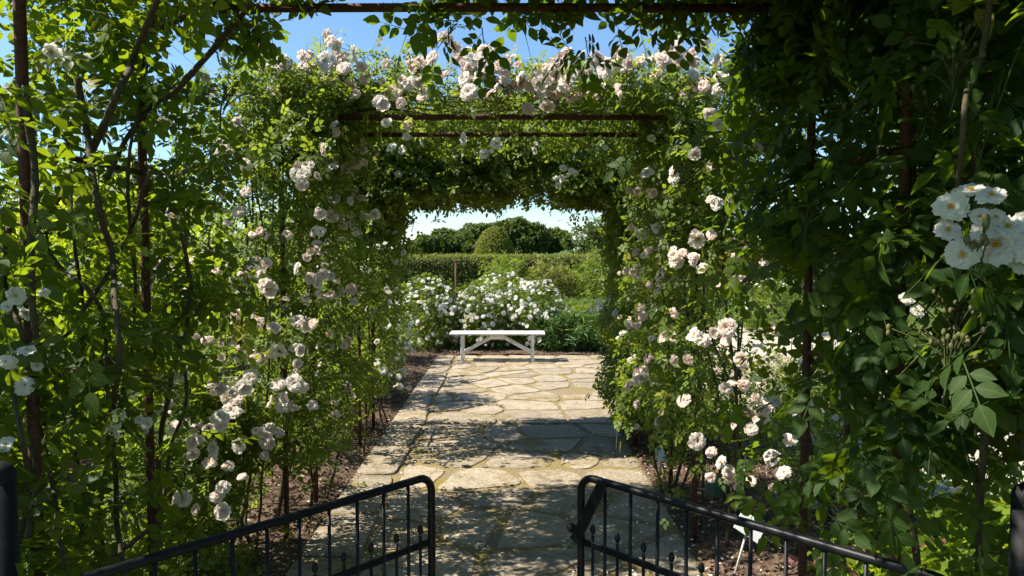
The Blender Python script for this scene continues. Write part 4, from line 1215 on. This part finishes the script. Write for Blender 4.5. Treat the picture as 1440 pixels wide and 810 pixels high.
for k, (x0, x1, y0, y1, z1, lab) in enumerate(((-.75, .35, 17.0, 18.6, 1.62, 'spiky green shrub just below the topiary'), (.2, 1.5, 16.8, 18.6, 1.5, 'reddish-green shrub right of the spiky one, before the hedge'), (1.3, 3.2, 16.6, 19.0, 1.75, 'tall green shrub at the right of the hedge opening'), (3.2, 5.6, 17, 19.5, 2.0, 'broad green shrub beyond the right roses'))):
    shrub('bush', lab, 'bush', (x0, x1, y0, y1, 0, z1), 700, .05, 90+k, 'leaf_hedge' if k == 1 else 'leaf', 0, GT, None, 7, .58, 5, 6, False, (.15, .4), (0, 0, .9))


def tree(label, px, d, top_y, w_, seed, n=1500, leaf=.5, group=None, mat='leaf_tree', base=.12, leafper=7):
    x = (px-CX)/F*d
    h = EYE + (350-top_y)*d/F
    e = empty('tree', (x, d, 0), label, 'tree', group)
    rr_ = random.Random(seed)
    mb = MB()
    tr = .035*h
    mb.tube(spline([(x, d, -.1), (x+rr_.uniform(-.05, .05)*h, d, h*.3), (x+rr_.uniform(-.05, .05)*h, d, h*.75)], 4), [tr*(1-.07*i) for i in range(9)], 9)
    mb.build('trunk', M['bark'], e)
    for k in range(6):
        a_ = k*1.05+rr_.random(); z = h*rr_.uniform(.22, .5)
        mb = MB(); mb.tube(spline([(x, d, z), (x+math.cos(a_)*w_*.22, d+math.sin(a_)*w_*.22, z+h*.18), (x+math.cos(a_)*w_*.38, d+math.sin(a_)*w_*.38, z+h*.3)], 4), [tr*.5*(1-.09*i) for i in range(9)], 6); mb.build('limb', M['bark'], e)
    regs = []
    for k in range(17):
        a_ = rr_.random()*6.28; q = math.sqrt(rr_.random())*.36*w_
        zc = h*rr_.uniform(base+.16, .80); s = h*rr_.uniform(.15, .24); sw = w_*rr_.uniform(.15, .24)
        q *= max(.35, 1-abs(zc/h-.5)*1.1)
        regs.append(dict(b=(x+q*math.cos(a_)-sw, x+q*math.cos(a_)+sw, d+q*math.sin(a_)-sw, d+q*math.sin(a_)+sw, zc-s, zc+s), e=True, shell=True, thr=.45, f=3.0/max(h*.12, .4), w=s*sw*sw, rad=1.0, out=(0, 0, .3)))
    foliage(e, regs, n, leaf, 0, 1, leafper, (.02*h, .07*h), seed, mat, .2, hedge=True, name='crown', flat=.9)
    return e


GF = 'trees of the wood beyond the hedge'
for k, (px, d, ty, w_, lab) in enumerate(((612, 150, 331, 11, 'lower rounded tree at the left end of the wood'), (642, 160, 319, 12, 'round-crowned tree second from the left end of the wood'), (668, 150, 313, 11, 'dark tree rising left of the topiary'),
                                        (704, 165, 309, 13, 'tall tree right behind the topiary'), (738, 150, 309, 11, 'tallest dark tree right of the topiary'), (768, 158, 318, 11, 'rounded tree sloping down at the right end of the wood'), (588, 170, 338, 10, 'small far tree at the very left, behind the white roses'))):
    tree(lab, px, d, ty, w_, 200+k, 2400, .55, GF)
tree('nearer broad tree on the right, behind the farthest arch', 862, 62, 300, 8.0, 220, 1700, .26, None)
tree('tree with a light crown above the dark rose at the upper right', 1380, 11, -60, 5.5, 221, 2600, .075, None, 'leaf', .3)
tree('green tree behind the right roses, seen through gaps', 1130, 30, 318, 9, 222, 1500, .16, None, 'leaf_tree')
tree('broad tree far off at the left behind the tall bushes', 150, 26, 200, 8, 223, 1500, .17, None, 'leaf')
tree('round tree at the left between the middle and farthest arch', 430, 40, 285, 9, 224, 1500, .2, None, 'leaf')


# ================================================================== PLANT TAGS AND PLAQUE
def plant_tag(base, top, w_, h_, label, tilt=0, yaw=0, lines=2):
    e = empty('plant_tag', base, label, 'plant tag', 'plant name tags in the right bed')
    mb = MB(); mb.tube([base, (base+top)/2, top], .006, 8); mb.build('stake', M['steel'], e)
    rot = Matrix.Rotation(yaw, 3, 'Z') @ Matrix.Rotation(tilt, 3, 'Y') @ Matrix.Rotation(R(-28), 3, 'X')
    mb = MB(); mb.box(top+rot @ Vector((0, -.008, h_*.3)), (w_, .004, h_), rot, .001); pl = mb.build('plate', M['tag'], e)


g = lambda px, py: P(px, py, F*EYE/(py-350))
b_ = P(866, 645, 6.35); plant_tag(Vector((b_.x, 6.35, 0)), P(868, 598, 6.35), .052, .07, 'small white plant tag on a stake under the farthest arch', R(8), R(-15))
plant_tag(Vector((P(924, 700, 5.15).x, 5.15, 0)), P(930, 645, 5.15), .075, .10, 'small pale plant tag on a stake beside the path at the middle arch', R(-12), R(20))
plant_tag(Vector((P(1016, 830, 3.55).x, 3.55, 0)), P(1050, 748, 3.55), .135, .10, 'big bright white plant tag on a leaning stake behind the right gate leaf', R(33), R(-10))
plant_tag(Vector((P(1090, 900, 2.95).x, 2.95, 0)), P(1098, 832, 2.95), .075, .06, 'white plant tag half hidden low behind the right gate rails', R(-20), R(10))
mb = MB(); q = P(1004, 684, 4.36)
rot = Matrix.Rotation(R(12), 3, 'Z')
vs = [];n_ = 28
for yy, s in ((-.008, .88), (-.011, .0), (-.004, 1.0), (.004, 1.0)):
    pass
ring = lambda s, yy: [q + rot @ Vector((.058*s*math.cos(2*math.pi*i/n_), yy, .066*s*math.sin(2*math.pi*i/n_))) for i in range(n_)]
vs = ring(.86, -.010)+ring(1, -.005)+ring(1, .004)
fs = [tuple(range(n_))]
for r_ in range(2):
    for i in range(n_): fs.append((r_*n_+i, (r_+1)*n_+i, (r_+1)*n_+(i+1) % n_, r_*n_+(i+1) % n_))
fs.append(tuple(2*n_+i for i in range(n_))[::-1])
e = empty('oval_plaque', q, 'dark green oval plaque hanging on the right post of the middle arch', 'plaque')
mb.add(vs, fs); mb.build('plate', M['plaque'], e)
mb = MB(); mb.tube([q+Vector((0, .006, .05)), Vector((XR, 4.43, q.z+.09))], .003, 5); mb.tube([q+Vector((0, .006, -.03)), Vector((XR, 4.43, q.z-.03))], .003, 5); mb.build('wire', M['steel'], e)

# past a hundred blossoms on one rose, the smaller ones become one part
bpy.context.view_layer.update()
CAMP = Vector((0, 0, EYE))
for root in [o for o in C.objects if o.parent is None and o.type == 'EMPTY']:
    bl = [c for c in root.children if c.name.split('.')[0] == 'blossom']
    if len(bl) <= 100: continue
    bl.sort(key=lambda c: -c.matrix_world.to_scale().x/(c.matrix_world.translation-CAMP).length)
    Vs, Ls, Ts, Ms, Tn, off = [], [], [], [], [], 0
    mats = [M['petal_white'], M['petal_pink'], M['petal_rose'], M['stamen'], M['stem_green']]
    for c in bl[100:]:
        me = c.data
        n = len(me.vertices)
        co = np.empty(n*3, np.float32); me.vertices.foreach_get('co', co)
        mw = np.array(c.matrix_world)
        Vs.append(co.reshape(-1, 3) @ mw[:3, :3].T + mw[:3, 3])
        lv = np.empty(len(me.loops), np.int32); me.loops.foreach_get('vertex_index', lv)
        lt = np.empty(len(me.polygons), np.int32); me.polygons.foreach_get('loop_total', lt)
        mi = np.empty(len(me.polygons), np.int32); me.polygons.foreach_get('material_index', mi)
        idx = np.array([mats.index(m_) for m_ in me.materials])
        tv = np.empty(n, np.float32); me.attributes['tint'].data.foreach_get('value', tv)
        Vs[-1] = Vs[-1]; Ls.append(lv+off); Ts.append(lt); Ms.append(idx[mi]); Tn.append(np.clip(tv+random.random()*.5, 0, 1)); off += n
        bpy.data.objects.remove(c)
    tag(link('blossoms', np_mesh('blossoms', np.concatenate(Vs), np.concatenate(Ls), np.concatenate(Ts), mats, np.concatenate(Ms), np.concatenate(Tn)), root), kind='stuff')

# ================================================================== CAMERA
cd = bpy.data.cameras.new('camera'); cd.sensor_width = 36; cd.lens = 36*F/1440
cd.clip_start = .05; cd.clip_end = 2000
co = bpy.data.objects.new('camera', cd); C.objects.link(co)
co.location = (0, 0, EYE); co.rotation_euler = (R(90)-PITCH, 0, 0)
sc = bpy.context.scene
sc.camera = co
sc.view_settings.view_transform = 'Standard'
try: sc.view_settings.look = 'None'
except Exception: pass
sc.view_settings.exposure = 1.3; sc.view_settings.gamma = 1
sc.cycles.max_bounces = 10; sc.cycles.transmission_bounces = 6; sc.cycles.diffuse_bounces = 5
